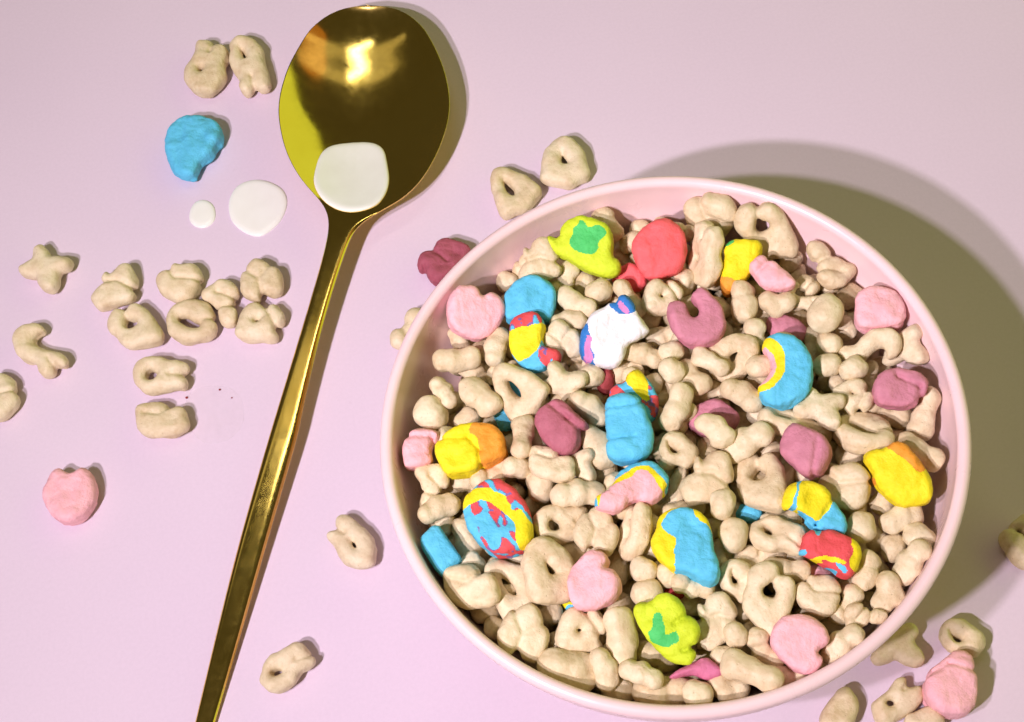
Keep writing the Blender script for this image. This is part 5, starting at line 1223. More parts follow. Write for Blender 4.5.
('rainbow',0,8,'blue',(68.93,-18.75,57.04),(0.989,0.0475,-.0316,-.1368),[(-6.3,6),(-5.9,8.9),(-2.8,10.4),(1.3,10),(4.6,7.4),(6.5,3.1),(6.9,-2),(5.6,-6.2),(2.2,-9.1),(-2.4,-10.2),(-5.8,-8.8),(-7.1,-5.9),(-7.1,-4.1),(-5,-2),(-4,0.9),(-4.6,4.5)],[('yellow',[(-7.3,5.3),(-6.2,8.5),(-4.5,8.9),(-1.5,6),(-.2,1.6),(-1,-2.7),(-3.4,-5.6),(-6.8,-6.8),(-8.4,-4.7),(-3.7,-3.4),(-2.6,0.2),(-3.9,4.5)]),('pink',[(-7.3,5.4),(-5.2,6.3),(-3.3,3.1),(-2.6,-.2),(-4,-3.8),(-8.4,-5),(-7.7,-3.4),(-5.7,-1.3),(-5,0.5),(-5.6,4.2)])],[]),
('pink_round',0,8.5,'pink',(98.24,-5.64,54.59),(0.9843,0.0573,-.0685,-.1522),[(-7,-1.9),(-6.2,3.2),(-3.6,5.7),(-.7,6.3),(3.3,5),(6.1,1.9),(6.9,-1.6),(5.5,-5),(1.6,-5.6),(-3,-6.2),(-5.8,-5.6)],[],[]),
('mauve_sliver',0,6,'mauve',(74.11,-3.24,48.97),(0.9907,0.0513,-.0241,-.1234),[(-5.9,3.2),(-1.7,4.4),(3.2,3.2),(5.9,-.6),(3,-4.4),(-3.9,-2.8)],[],[]),
('red_sliver',0,6,'coral',(36.97,23.44,47.84),(0.978,0.1258,-.0827,-.1442),[(-5.3,-.2),(-1.1,4.6),(3.3,3),(5.3,-.8),(2.4,-4.6),(-3.9,-2.7)],[],[]),
('blue_sliver',0,5,'blue',(50.56,-50.98,48.6),(0.9738,0.0981,-.1485,-.1417),[(-4,0.7),(-1.2,2.7),(2.3,1.5),(4,0.1),(1.2,-2.7),(-3.1,-1.6)],[],[]),
('red_bead',0,6,'darkred',(23.21,-6.45,49.08),(0.9623,0.2476,-.0117,-.1123),[(-2.4,1.3),(-.2,4.4),(2.4,2.5),(2.4,-2.5),(0.2,-4.4),(-2.1,-2.5)],[],[]),
('red_low',0,5,'scarlet',(27.42,-67.1,48.01),(0.9896,0.0782,-.0365,-.1154),[(-2.9,0.5),(-.8,2),(1.7,1.3),(2.9,-.4),(1.2,-2),(-1.7,-1.2)],[],[]),
('two_tone',0,5,'yellow',(1.83,-64.34,47.54),(0.9878,0.104,-.0296,-.1122),[(-3.7,1.5),(-1.7,2.8),(2.1,1.5),(3.7,-1.7),(1.6,-2.8),(-1.4,-1.7)],[('blue',[(-2.5,-.9),(-.1,0.4),(4.8,-1.2),(3.7,-3.8),(-1.7,-3.3)])],[]),
('blue_under',0,7,'blue',(-1.99,-7.25,47.44),(0.9865,0.1097,-.0143,-.1206),[(-5.5,7.5),(0.2,6.7),(5.3,3.1),(4.6,-.5),(-.9,-7.4),(-5.2,-6.3)],[],[]),
('t_moon',1,7.5,'blue',(-90.19,131.95,3.75),(0.9918,0,0,-.1281),[(-10.2,0.2),(-9.6,7.3),(-5.5,12.3),(0.6,12.6),(5.7,10.9),(8.8,7.3),(9.7,3),(7.4,0.2),(7.3,-2.6),(3.6,-6.1),(3,-9.5),(2.2,-12.3),(-2,-12.3),(-6.1,-9.6)],[],[]),
('t_heart',1,7.5,'pink',(-139.54,14.94,3.75),(0.9935,0,0,-.1136),[(-8.5,0.4),(-7.5,6.2),(-4.8,8.6),(-1.6,6.8),(0.2,6.5),(3.4,9.1),(6.9,5.5),(8.4,-.2),(6.9,-5.8),(2.6,-8.9),(-2.4,-8.3),(-6.1,-4.6)],[],[]),
('t_mauve',1,7,'berry',(-14.23,66.91,3.5),(0.9924,0,0,-.1229),[(-8.9,-.5),(-7.8,3.2),(-3.9,4),(-2.4,7.7),(1.2,8.7),(7.1,6.5),(8.7,3.6),(6.1,-.5),(2.9,-5.3),(-2.6,-8.6),(-5.3,-5.3),(-5.9,-2.1),(-8,-3.3)],[],[[(-4.2,3.8),(1.1,-.6)]]),
('t_pink',1,12,'pink',(95.61,-95.91,6),(0.9943,0,0,-.1069),[(-6.9,-.3),(-5.2,3.8),(-.4,7.1),(1.8,8.8),(5.8,8.4),(6.9,3.8),(6.5,-2.8),(5.2,-6.9),(0.7,-8.6),(-4,-7.3),(-6.8,-3.6)],[],[[(-5.4,2.1),(-.3,5)],[(-.3,5),(6.4,3)]]),
]
SPOON = [(-22.47,170.52,-22.47,170.52,12.20),(-28.73,171.36,-15.80,167.76,12.20),(-33.76,170.94,-11.67,164.81,12.20),(-38.61,169.04,-8.10,160.59,12.30),(-44.08,165.16,-4.92,154.37,12.30),(-48.35,159.14,-3.06,146.75,12.40),(-52.69,152.43,-1.81,139.90,12.40),(-55.59,145.86,-1.30,132.90,12.40),(-57.73,139.59,-1.45,126.17,12.40),(-58.82,133.62,-2.34,120.22,12.30),(-59.05,127.41,-4.02,114.46,12.30),(-58.69,120.78,-6.68,108.70,12.20),(-57.75,114.89,-9.85,103.14,12.10),(-56.04,108.86,-13.76,97.84,12.00),(-54.14,104.10,-17.60,93.83,11.80),(-52.04,100.12,-21.93,90.77,11.60),(-49.95,96.16,-25.88,88.98,11.40),(-48.29,91.56,-30.44,87.37,11.20),(-48.29,85.88,-39.26,83.57,11.00),(-51.02,77.26,-44.40,75.59,10.60),(-59.80,56.70,-53.75,55.20,9.50),(-66.48,42.01,-59.76,40.38,8.50),(-74.67,23.76,-66.67,21.85,7.30),(-77.33,17.80,-68.77,15.78,6.90),(-89.88,-11.11,-81.59,-13.01,4.90),(-99.58,-36.16,-92.39,-37.76,3.30),(-108.75,-60.71,-103.12,-61.93,2.00),(-112.87,-71.85,-107.86,-72.91,1.70)]  # left x y, right x y, rim height at each station
MILK_SPOON = [(-47.90,117.53),(-44.18,121.21),(-37.35,121.83),(-30.51,120.56),(-26.79,116.52),(-26.52,109.10),(-26.62,100.52),(-28.64,94.26),(-32.54,89.62),(-39.43,88.84),(-44.81,91.13),(-49.23,96.15),(-51.29,103.20),(-50.26,109.73)]
MILK_BIG = [(-81.80,111.03),(-78.24,116.49),(-72.14,117.47),(-66.47,114.86),(-62.26,110.22),(-61.78,104.48),(-64.89,98.33),(-70.01,94.81),(-73.61,94.09),(-78.49,97.66),(-82.00,103.39)]
MILK_SMALL = [(-95.73,108.30),(-93.48,113.34),(-89.86,113.82),(-86.58,110.85),(-86.24,105.87),(-87.97,102.84),(-91.58,102.10),(-94.89,104.60)]
MILK_FILM = [(-103.85,37.05),(-101.85,42.19),(-98.58,44.24),(-93.49,43.81),(-88.07,41.71),(-84.79,36.98),(-84.71,30.27),(-87.27,25.37),(-92.51,23.33),(-98.46,24.18),(-102.45,30.06)]
CRUMBS = [(-102.22,41.28),(-91.58,41.56),(-88.11,37.90)]
# ------------------------------------------------------------------ helpers
def tag(o, label=None, category=None, group=None, kind=None):
    if label: o['label'] = label
    if category: o['category'] = category
    if group: o['group'] = group
    if kind: o['kind'] = kind
    return o

def link(name, data, parent=None):
    o = bpy.data.objects.new(name, data); COL.objects.link(o)
    if parent is not None: o.parent = parent
    return o

def mesh_from(name, verts, faces, mat=None, normals=None, smooth=True):
    verts = np.asarray(verts, dtype=np.float64); me = bpy.data.meshes.new(name)
    if isinstance(faces, np.ndarray):
        n, k = faces.shape
        me.vertices.add(len(verts)); me.vertices.foreach_set('co', verts.ravel())
        me.loops.add(n * k); me.loops.foreach_set('vertex_index', faces.astype(np.int32).ravel())
        me.polygons.add(n); me.polygons.foreach_set('loop_start', np.arange(0, n * k, k, dtype=np.int32))
        me.polygons.foreach_set('loop_total', np.full(n, k, dtype=np.int32))
        me.update(calc_edges=True); me.validate()
    else:
        me.from_pydata([tuple(v) for v in verts], [], [tuple(f) for f in faces]); me.update()
    me.polygons.foreach_set('use_smooth', np.full(len(me.polygons), smooth))
    if normals is not None: me.normals_split_custom_set_from_vertices([tuple(v) for v in normals])
    if mat: me.materials.append(mat)
    return me

_lat = np.random.RandomState(3).rand(32, 32, 32)
def vnoise(p, scale, seed=0):                          # smooth value noise in 0..1, p in mm
    q = np.asarray(p) / scale + np.array([seed * 7.31, seed * 3.17, seed * 5.73])
    i = np.floor(q).astype(int); f = q - i; f = f * f * (3 - 2 * f); out = 0
    for a in (0, 1):
        for b in (0, 1):
            for c in (0, 1):
                w = (f[..., 0] if a else 1 - f[..., 0]) * (f[..., 1] if b else 1 - f[..., 1]) * (f[..., 2] if c else 1 - f[..., 2])
                out = out + w * _lat[(i[..., 0] + a) % 32, (i[..., 1] + b) % 32, (i[..., 2] + c) % 32]
    return out

def smin(a, b, k):
    h = np.clip(0.5 + 0.5 * (b - a) / k, 0, 1)
    return b * (1 - h) + a * h - k * h * (1 - h)

def surface_nets(F, origin, h):                        # closed quad surface of F = 0 (F < 0 inside)
    S = F < 0
    nx, ny, nz = F.shape
    acc = np.zeros((nx - 1, ny - 1, nz - 1, 3)); cnt = np.zeros((nx - 1, ny - 1, nz - 1))
    corner = lambda a, i, j, k: a[i:nx - 1 + i, j:ny - 1 + j, k:nz - 1 + k]
    for ax in range(3):
        for u in (0, 1):
            for v in (0, 1):
                o0 = [0, 0, 0]; o1 = [0, 0, 0]; oth = [x for x in range(3) if x != ax]
                o0[oth[0]] = o1[oth[0]] = u; o0[oth[1]] = o1[oth[1]] = v; o1[ax] = 1
                f0, f1 = corner(F, *o0), corner(F, *o1); m = (f0 < 0) != (f1 < 0)
                t = np.where(m, f0 / np.where(m, f0 - f1, 1), 0)
                for c in range(3): acc[..., c] += np.where(m, o0[c] + (t if c == ax else 0), 0)
                cnt += m
    act = cnt > 0; idx = np.full(act.shape, -1); idx[act] = np.arange(act.sum())
    cells = np.argwhere(act)
    V = (cells + acc[act] / cnt[act][:, None]) * h + np.asarray(origin)
    Q = []
    for ax in range(3):
        b, c = [(1, 2), (2, 0), (0, 1)][ax]
        s0 = [slice(None)] * 3; s1 = [slice(None)] * 3; s0[ax] = slice(0, -1); s1[ax] = slice(1, None)
        diff = S[tuple(s0)] != S[tuple(s1)]
        e = np.argwhere(diff); e = e[(e[:, b] > 0) & (e[:, c] > 0) & (e[:, b] < F.shape[b] - 1) & (e[:, c] < F.shape[c] - 1)]
        def cell(db, dc):
            g = e.copy(); g[:, b] += db; g[:, c] += dc; return idx[g[:, 0], g[:, 1], g[:, 2]]
        q = np.stack([cell(-1, -1), cell(0, -1), cell(0, 0), cell(-1, 0)], 1)
        flip = ~S[e[:, 0], e[:, 1], e[:, 2]]
        q[flip] = q[flip][:, ::-1]; Q.append(q)
    return V, np.concatenate(Q)

def relax(V, Q, n=2, lam=0.5):
    e = np.concatenate([Q[:, [0, 1]], Q[:, [1, 2]], Q[:, [2, 3]], Q[:, [3, 0]]])
    e = np.concatenate([e, e[:, ::-1]]); deg = np.bincount(e[:, 0], minlength=len(V))[:, None]
    for _ in range(n):
        s = np.stack([np.bincount(e[:, 0], V[e[:, 1], c], minlength=len(V)) for c in range(3)], 1)
        V = V + lam * (s / np.maximum(deg, 1) - V)
    return V

def vertex_normals(V, Q):
    fn = np.cross(V[Q[:, 2]] - V[Q[:, 0]], V[Q[:, 3]] - V[Q[:, 1]])
    N = np.zeros_like(V)
    for k in range(4): np.add.at(N, Q[:, k], fn)
    return N / np.maximum(np.linalg.norm(N, axis=1, keepdims=True), 1e-12)

def grid_for(lo, hi, h):
    ax = [np.arange(l, u + h, h) for l, u in zip(lo, hi)]
    return np.stack(np.meshgrid(*ax, indexing='ij'), -1), np.array([a[0] for a in ax])

def chaikin(p, n=2):
    p = np.asarray(p, float)
    for _ in range(n):
        q = np.roll(p, -1, 0); p = np.stack([.75 * p + .25 * q, .25 * p + .75 * q], 1).reshape(-1, 2)
    return p

def poly_sd(x, y, poly):                               # signed distance to a closed outline (negative inside)
    poly = np.asarray(poly, float); d = np.full(x.shape, 1e9); ins = np.zeros(x.shape, bool)
    for (x1, y1), (x2, y2) in zip(poly, np.roll(poly, -1, 0)):
        ex, ey = x2 - x1, y2 - y1
        t = np.clip(((x - x1) * ex + (y - y1) * ey) / max(ex * ex + ey * ey, 1e-9), 0, 1)
        d = np.minimum(d, np.hypot(x - x1 - t * ex, y - y1 - t * ey))
        c = (y1 > y) != (y2 > y)
        ins ^= c & (x < ex * (y - y1) / (ey if abs(ey) > 1e-9 else 1e-9) + x1)
    return np.where(ins, -d, d)

# ------------------------------------------------------------------ materials
def new_mat(name):
    m = bpy.data.materials.new(name); m.use_nodes = True
    nt = m.node_tree; return m, nt, nt.nodes['Principled BSDF']
def node(nt, kind, **kw):
    n = nt.nodes.new(kind)
    for k, v in kw.items():
        if k in n.inputs.keys(): n.inputs[k].default_value = v
        else: setattr(n, k, v)
    return n
def coords(nt, scale=1000.0):                          # object space in mm
    tc = node(nt, 'ShaderNodeTexCoord'); mp = node(nt, 'ShaderNodeMapping')
    mp.inputs['Scale'].default_value = (scale,) * 3
    nt.links.new(tc.outputs['Object'], mp.inputs['Vector']); return mp.outputs['Vector']
def noise(nt, vec, scale, detail=3.0, rough=0.55):
    n = node(nt, 'ShaderNodeTexNoise', Scale=scale, Detail=detail, Roughness=rough); nt.links.new(vec, n.inputs['Vector']); return n.outputs['Fac']
def ramp(nt, fac, stops):
    r = node(nt, 'ShaderNodeValToRGB'); e = r.color_ramp.elements
    while len(e) < len(stops): e.new(0.5)
    for k, (p, c) in zip(e, stops): k.position = p; k.color = (*c, 1.0) if len(c) == 3 else c
    nt.links.new(fac, r.inputs['Fac']); return r.outputs['Color']
def mixc(nt, a, b, fac, mode='MIX'):
    m = node(nt, 'ShaderNodeMix', data_type='RGBA', blend_type=mode)
    for s, v in ((6, a), (7, b), (0, fac)):
        if hasattr(v, 'links') or hasattr(v, 'is_linked'): nt.links.new(v, m.inputs[s])
        else: m.inputs[s].default_value = v if s == 0 else (*v, 1.0)
    return m.outputs[2]
def bump(nt, bsdf, height, strength, dist, prev=None):
    b = node(nt, 'ShaderNodeBump', Strength=strength, Distance=dist); nt.links.new(height, b.inputs['Height'])
    if prev: nt.links.new(prev, b.inputs['Normal'])
    nt.links.new(b.outputs['Normal'], bsdf.inputs['Normal']); return b.outputs['Normal']

def make_oat_material():
    m, nt, b = new_mat('toasted_oat'); v = coords(nt)
    oi = node(nt, 'ShaderNodeObjectInfo')
    sh = node(nt, 'ShaderNodeVectorMath', operation='MULTIPLY_ADD')
    sh.inputs[1].default_value = (1, 1, 1); nt.links.new(v, sh.inputs[0])
    cmb = node(nt, 'ShaderNodeCombineXYZ'); mul = node(nt, 'ShaderNodeMath', operation='MULTIPLY'); mul.inputs[1].default_value = 90.0
    nt.links.new(oi.outputs['Random'], mul.inputs[0]); nt.links.new(mul.outputs[0], cmb.inputs[0]); nt.links.new(cmb.outputs[0], sh.inputs[2])
    v = sh.outputs[0]
    base = ramp(nt, noise(nt, v, 0.22, 4), [(0.30, (0.68, 0.56, 0.345)), (0.50, (0.77, 0.67, 0.44)), (0.72, (0.82, 0.735, 0.51))])
    tone = ramp(nt, oi.outputs['Random'], [(0.0, (0.90, 0.86, 0.80)), (0.5, (1.0, 0.98, 0.95)), (1.0, (1.0, 1.0, 1.0))])
    col = mixc(nt, base, tone, 1.0, 'MULTIPLY')
    mott = ramp(nt, noise(nt, v, 0.9, 4, 0.65), [(0.35, (0.94, 0.92, 0.88)), (0.62, (1, 1, 1))])
    col = mixc(nt, col, mott, 1.0, 'MULTIPLY')
    speck = ramp(nt, noise(nt, v, 1.6, 2, 0.6), [(0.68, (0, 0, 0)), (0.76, (0.5, 0.5, 0.5))])
    col = mixc(nt, col, (0.36, 0.20, 0.085), speck)
    nt.links.new(col, b.inputs['Base Color'])
    b.inputs['Roughness'].default_value = 0.55; b.inputs['Specular IOR Level'].default_value = 0.35
    n1 = bump(nt, b, noise(nt, v, 0.7, 3, 0.6), 0.6, 0.0005)
    n2 = bump(nt, b, noise(nt, v, 2.4, 2, 0.5), 0.25, 0.0001, n1)
    vor = node(nt, 'ShaderNodeTexVoronoi', Scale=0.55); nt.links.new(v, vor.inputs['Vector'])
    pit = ramp(nt, vor.outputs['Distance'], [(0.05, (0, 0, 0)), (0.16, (1, 1, 1))])
    bump(nt, b, pit, 0.5, 0.00025, n2)
    return m

SWEET = dict(pink=(0.93, 0.49, 0.51), blue=(0.11, 0.55, 0.78), yellow=(0.93, 0.77, 0.012), orange=(0.93, 0.36, 0.035),
             lime=(0.62, 0.77, 0.025), green=(0.075, 0.58, 0.13), mauve=(0.58, 0.225, 0.28), plum=(0.45, 0.135, 0.17), coral=(0.88, 0.135, 0.135),
             white=(0.86, 0.85, 0.83), royal=(0.03, 0.20, 0.55), orchid=(0.66, 0.24, 0.50), scarlet=(0.76, 0.085, 0.09),
             purple=(0.24, 0.13, 0.34), darkred=(0.34, 0.05, 0.05), berry=(0.37, 0.085, 0.115), rose=(0.64, 0.18, 0.30))
def make_sweet(name, c):
    m, nt, b = new_mat(name + '_marshmallow'); v = coords(nt)
    lo = tuple(x * 0.88 for x in c); hi = tuple(min(0.95, x * 1.03 + 0.012) for x in c)
    col = ramp(nt, noise(nt, v, 0.30, 4, 0.6), [(0.30, lo), (0.65, hi)])
    pale = ramp(nt, noise(nt, v, 1.3, 3, 0.6), [(0.60, (0, 0, 0)), (0.78, (0.22, 0.22, 0.22))])
    col = mixc(nt, col, tuple(min(0.92, x * 0.75 + 0.2) for x in c), pale)
    nt.links.new(col, b.inputs['Base Color'])
    b.inputs['Roughness'].default_value = 0.62; b.inputs['Specular IOR Level'].default_value = 0.22
    n1 = bump(nt, b, noise(nt, v, 0.55, 4, 0.65), 0.7, 0.0007)
    n2 = bump(nt, b, noise(nt, v, 1.8, 3, 0.6), 0.45, 0.0002, n1)
    return m

OAT = make_oat_material()
SWEETS = {k: make_sweet(k, c) for k, c in SWEET.items()}

def make_table_material():
    m, nt, b = new_mat('lilac_card'); v = coords(nt)
    big = noise(nt, v, 0.012, 3, 0.5); fine = noise(nt, v, 0.9, 4, 0.65)
    col = ramp(nt, big, [(0.3, (0.72, 0.605, 0.705)), (0.7, (0.74, 0.625, 0.72))])
    grain = ramp(nt, fine, [(0.35, (0.965, 0.965, 0.965)), (0.65, (1, 1, 1))])
    col = mixc(nt, col, grain, 1.0, 'MULTIPLY')
    scuff = ramp(nt, noise(nt, v, 0.16, 2, 0.5), [(0.755, (0, 0, 0)), (0.80, (0.10, 0.10, 0.10))])
    col = mixc(nt, col, (0.46, 0.34, 0.36), scuff)
    nt.links.new(col, b.inputs['Base Color'])
    nt.links.new(ramp(nt, noise(nt, v, 0.05, 3), [(0.3, (0.50, 0.50, 0.50)), (0.7, (0.60, 0.60, 0.60))]), b.inputs['Roughness'])
    b.inputs['Specular IOR Level'].default_value = 0.3
    bump(nt, b, noise(nt, v, 1.8, 3, 0.6), 0.12, 0.0001)
    return m
def make_glaze():
    m, nt, b = new_mat('pink_glaze'); v = coords(nt)
    col = ramp(nt, noise(nt, v, 0.03, 3), [(0.3, (0.84, 0.625, 0.615)), (0.7, (0.87, 0.66, 0.645))])
    nt.links.new(col, b.inputs['Base Color'])
    nt.links.new(ramp(nt, noise(nt, v, 0.12, 3), [(0.3, (0.26, 0.26, 0.26)), (0.7, (0.34, 0.34, 0.34))]), b.inputs['Roughness'])
    b.inputs['Specular IOR Level'].default_value = 0.5
    bump(nt, b, noise(nt, v, 0.10, 2), 0.25, 0.0006)
    return m
def make_gold():
    m, nt, b = new_mat('polished_gold'); v = coords(nt)
    b.inputs['Metallic'].default_value = 1.0
    col = ramp(nt, noise(nt, v, 0.05, 3), [(0.3, (0.80, 0.56, 0.13)), (0.7, (0.86, 0.62, 0.17))])
    nt.links.new(col, b.inputs['Base Color'])
    r = ramp(nt, noise(nt, v, 0.35, 4, 0.6), [(0.3, (0.09, 0.09, 0.09)), (0.75, (0.16, 0.16, 0.16))])
    nt.links.new(r, b.inputs['Roughness'])
    bump(nt, b, noise(nt, v, 0.6, 3), 0.02, 0.0002)
    return m
def make_milk():
    m, nt, b = new_mat('milk'); v = coords(nt)
    col = ramp(nt, noise(nt, v, 0.15, 2), [(0.3, (0.83, 0.85, 0.76)), (0.7, (0.86, 0.885, 0.80))])
    nt.links.new(col, b.inputs['Base Color']); b.inputs['Roughness'].default_value = 0.22
    b.inputs['Specular IOR Level'].default_value = 0.4
    return m
def make_film():
    m, nt, b = new_mat('dried_milk_film'); v = coords(nt)
    b.inputs['Base Color'].default_value = (0.86, 0.80, 0.80, 1); b.inputs['Roughness'].default_value = 0.3
    nt.links.new(ramp(nt, noise(nt, v, 0.12, 2), [(0.35, (0.05, 0.05, 0.05)), (0.7, (0.14, 0.14, 0.14))]), b.inputs['Alpha'])
    return m
CARD, GLAZE, GOLD, MILK, FILM = make_table_material(), make_glaze(), make_gold(), make_milk(), make_film()

# ------------------------------------------------------------------ table sheet
me = mesh_from('table_surface', [(-.9, -.9, 0), (.9, -.9, 0), (.9, .9, 0), (-.9, .9, 0)], [(0, 1, 2, 3)], CARD)
tag(link('table_surface', me), 'plain pale lilac pink tabletop under everything', kind='structure')

# ------------------------------------------------------------------ bowl
def lathe(name, profile, mat, seg=160):
    a = np.linspace(0, 2 * math.pi, seg, endpoint=False); P = np.asarray(profile) * MM
    V = np.stack([np.outer(P[:, 0], np.cos(a)), np.outer(P[:, 0], np.sin(a)), np.repeat(P[:, 1:2], seg, 1)], -1).reshape(-1, 3)
    i, j = np.meshgrid(np.arange(len(P) - 1), np.arange(seg), indexing='ij'); k = (j + 1) % seg
    Q = np.stack([i * seg + j, i * seg + k, (i + 1) * seg + k, (i + 1) * seg + j], -1).reshape(-1, 4)
    return mesh_from(name, V, Q, mat)
def spline(pts, n):
    pts = np.asarray(pts, float); out = []
    P = np.vstack([2 * pts[0] - pts[1], pts, 2 * pts[-1] - pts[-2]])
    for i in range(len(pts) - 1):
        p0, p1, p2, p3 = P[i:i + 4]
        for t in np.linspace(0, 1, n, endpoint=False):
            out.append(.5 * (2 * p1 + (p2 - p0) * t + (2 * p0 - 5 * p1 + 4 * p2 - p3) * t * t + (3 * p1 - p0 - 3 * p2 + p3) * t ** 3))
    out.append(pts[-1]); return np.array(out)
outer = spline([(0.01, 3.0), (30, 3.0), (36, 4.2), (48, 9.5), (60, 19), (68.5, 32), (73.0, 46), (74.7, 55)], 6)
rim = [(73.25 + 1.75 * math.cos(t), 58.2 + 1.8 * math.sin(t)) for t in np.radians(np.arange(-10, 191, 20))]
inner = spline([(71.3, 55), (70.0, 47), (65.7, 35), (57.7, 21.5), (45.5, 11.5), (33, 6.7), (18, 5.2), (0.01, 5.0)], 6)
bowl = tag(link('cereal_bowl', None), 'round pink glazed bowl heaped with oat cereal and marshmallows', 'bowl')
bowl.location = BOWL
link('bowl_body', lathe('bowl_body', np.vstack([outer, rim, inner]), GLAZE), bowl)
link('foot_ring', lathe('foot_ring', [(31, 3.6), (31, .6), (31.8, 0), (34.6, 0), (35.6, .6), (36.2, 4.6)], GLAZE, 96), bowl)

# ------------------------------------------------------------------ spoon
def build_spoon():
    st = spline(SPOON, 6); n = len(st)
    for _ in range(10): st[3:-1] = .25 * st[2:-2] + .5 * st[3:-1] + .25 * st[4:]
    L = st[:, 0:2]; R = st[:, 2:4]; ze = st[:, 4]
    w = np.linalg.norm(R - L, axis=1) / 2; wmax = w.max(); imax = int(w.argmax())
    s = np.arange(n) / (n - 1)
    ineck = 18 * 6
    T = np.sin(np.linspace(-math.pi / 2, math.pi / 2, 25))
    conc = 10.3 * (w / wmax) ** 2.0
    k = np.clip((np.arange(n) - (ineck - 14)) / 22.0, 0, 1); k = k * k * (3 - 2 * k)      # 0 in the bowl, 1 in the handle
    V = []; m = len(T)
    for i in range(n):
        c = (L[i] + R[i]) / 2; h = (R[i] - L[i]) / 2
        for t in T:                                     # upper face
            dip = -conc[i] * (1 - t * t) * (1 - k[i]) + 0.85 * (1 - t ** 6) * k[i]
            p = c + h * t; V.append((p[0], p[1], ze[i] + dip))
        for t in T[::-1]:                               # lower face
            dip = -conc[i] * (1 - t * t) * (1 - k[i]) - (0.75 + 0.55 * (1 - t * t)) * (1 - k[i]) - (0.15 + 1.0 * math.sqrt(max(0, 1 - t * t))) * k[i]
            p = c + h * t * (1 if abs(t) < .999 else .985); V.append((p[0], p[1], ze[i] + dip))
    V = np.array(V); r = 2 * m
    i, j = np.meshgrid(np.arange(n - 1), np.arange(r), indexing='ij'); j2 = (j + 1) % r
    Q = np.stack([i * r + j, (i + 1) * r + j, (i + 1) * r + j2, i * r + j2], -1).reshape(-1, 4)
    N = vertex_normals(V, Q)
    # end cap at the handle: fold the last ring flat
    cap = [[(n - 1) * r + a, (n - 1) * r + a + 1, (n - 1) * r + r - 2 - a, (n - 1) * r + r - 1 - a] for a in range(m - 1)]
    Q = np.vstack([Q, np.array(cap)[:, ::-1]])
    return V, Q, N, (ineck + 2) * r
SV, SQ, SN, cut = build_spoon()
if (SN[12 + 60 * 50, 2]) < 0: SQ = SQ[:, ::-1]; SN = -SN
origin = np.array([-35.0, 128.0, 0.0])
spoon = tag(link('gold_spoon', None), 'shiny gold metal spoon holding a blob of milk, handle pointing down', 'spoon')
def sub_mesh(name, V, Q, N, mask, mat, org):
    q = Q[mask]; u, inv = np.unique(q, return_inverse=True)
    return mesh_from(name, (V[u] - org) * MM, inv.reshape(q.shape), mat, N[u])
low = SV[:, 2].min(); SV[:, 2] -= low
spoon.location = origin * MM
in_bowl = SQ.max(1) < cut
link('spoon_bowl', sub_mesh('spoon_bowl', SV, SQ, SN, in_bowl, GOLD, origin), spoon)
link('handle', sub_mesh('handle', SV, SQ, SN, ~in_bowl, GOLD, origin), spoon)

# ------------------------------------------------------------------ milk
spoon_tree = BVHTree.FromPolygons([tuple(v) for v in SV], [tuple(q) for q in SQ])
def puddle(name, outline, height, edge, base=None, mat=MILK, h=0.6):
    P = chaikin(outline, 3); c = P.mean(0)
    def ring(k):                                        # outline drawn in towards the middle
        return c + (P - c) * k
    ks = [1, .995, .985, .97, .95, .92, .88, .82, .74, .64, .52, .38, .22, .08]
    rad = np.hypot(*(P - c).T).mean(); V = []
    for k in ks:
        de = (1 - k) * rad; z = height * math.sqrt(max(0, 1 - (1 - min(de / edge, 1)) ** 2))
        for x, y in ring(k):
            b = 0.0
            if base: b = base(x, y)
            V.append((x, y, b + z + (0.02 if k < 1 else 0)))
    n = len(P); Q = []
    for i in range(len(ks) - 1):
        for j in range(n): Q.append((i * n + j, i * n + (j + 1) % n, (i + 1) * n + (j + 1) % n, (i + 1) * n + j))
    V = [(x - c[0], y - c[1], z) for x, y, z in V]
    Q.append(tuple((len(ks) - 1) * n + j for j in range(n)))
    me = mesh_from(name, np.array(V) * MM, Q, mat)
    o = link(name, me); o.location = (c[0] * MM, c[1] * MM, 0); return o
def spoon_z(x, y):
    hit = spoon_tree.ray_cast((x, y, 60), (0, 0, -1)); return hit[0].z if hit[0] else 6.0
tag(puddle('milk_blob', MILK_SPOON, 1.0, 2.2, spoon_z), 'thick white blob of milk lying in the gold spoon', 'milk')
tag(puddle('milk_puddle', MILK_BIG, 0.9, 2.0), 'larger round puddle of milk on the table left of the spoon', 'milk', 'milk drops on the table')
tag(puddle('milk_puddle', MILK_SMALL, 0.8, 1.8), 'small round drop of milk below the blue half moon marshmallow', 'milk', 'milk drops on the table')
tag(puddle('milk_stain', MILK_FILM, 0.05, 1.0, mat=FILM), 'faint dried milk ring on the table beside the spoon handle', 'stain')

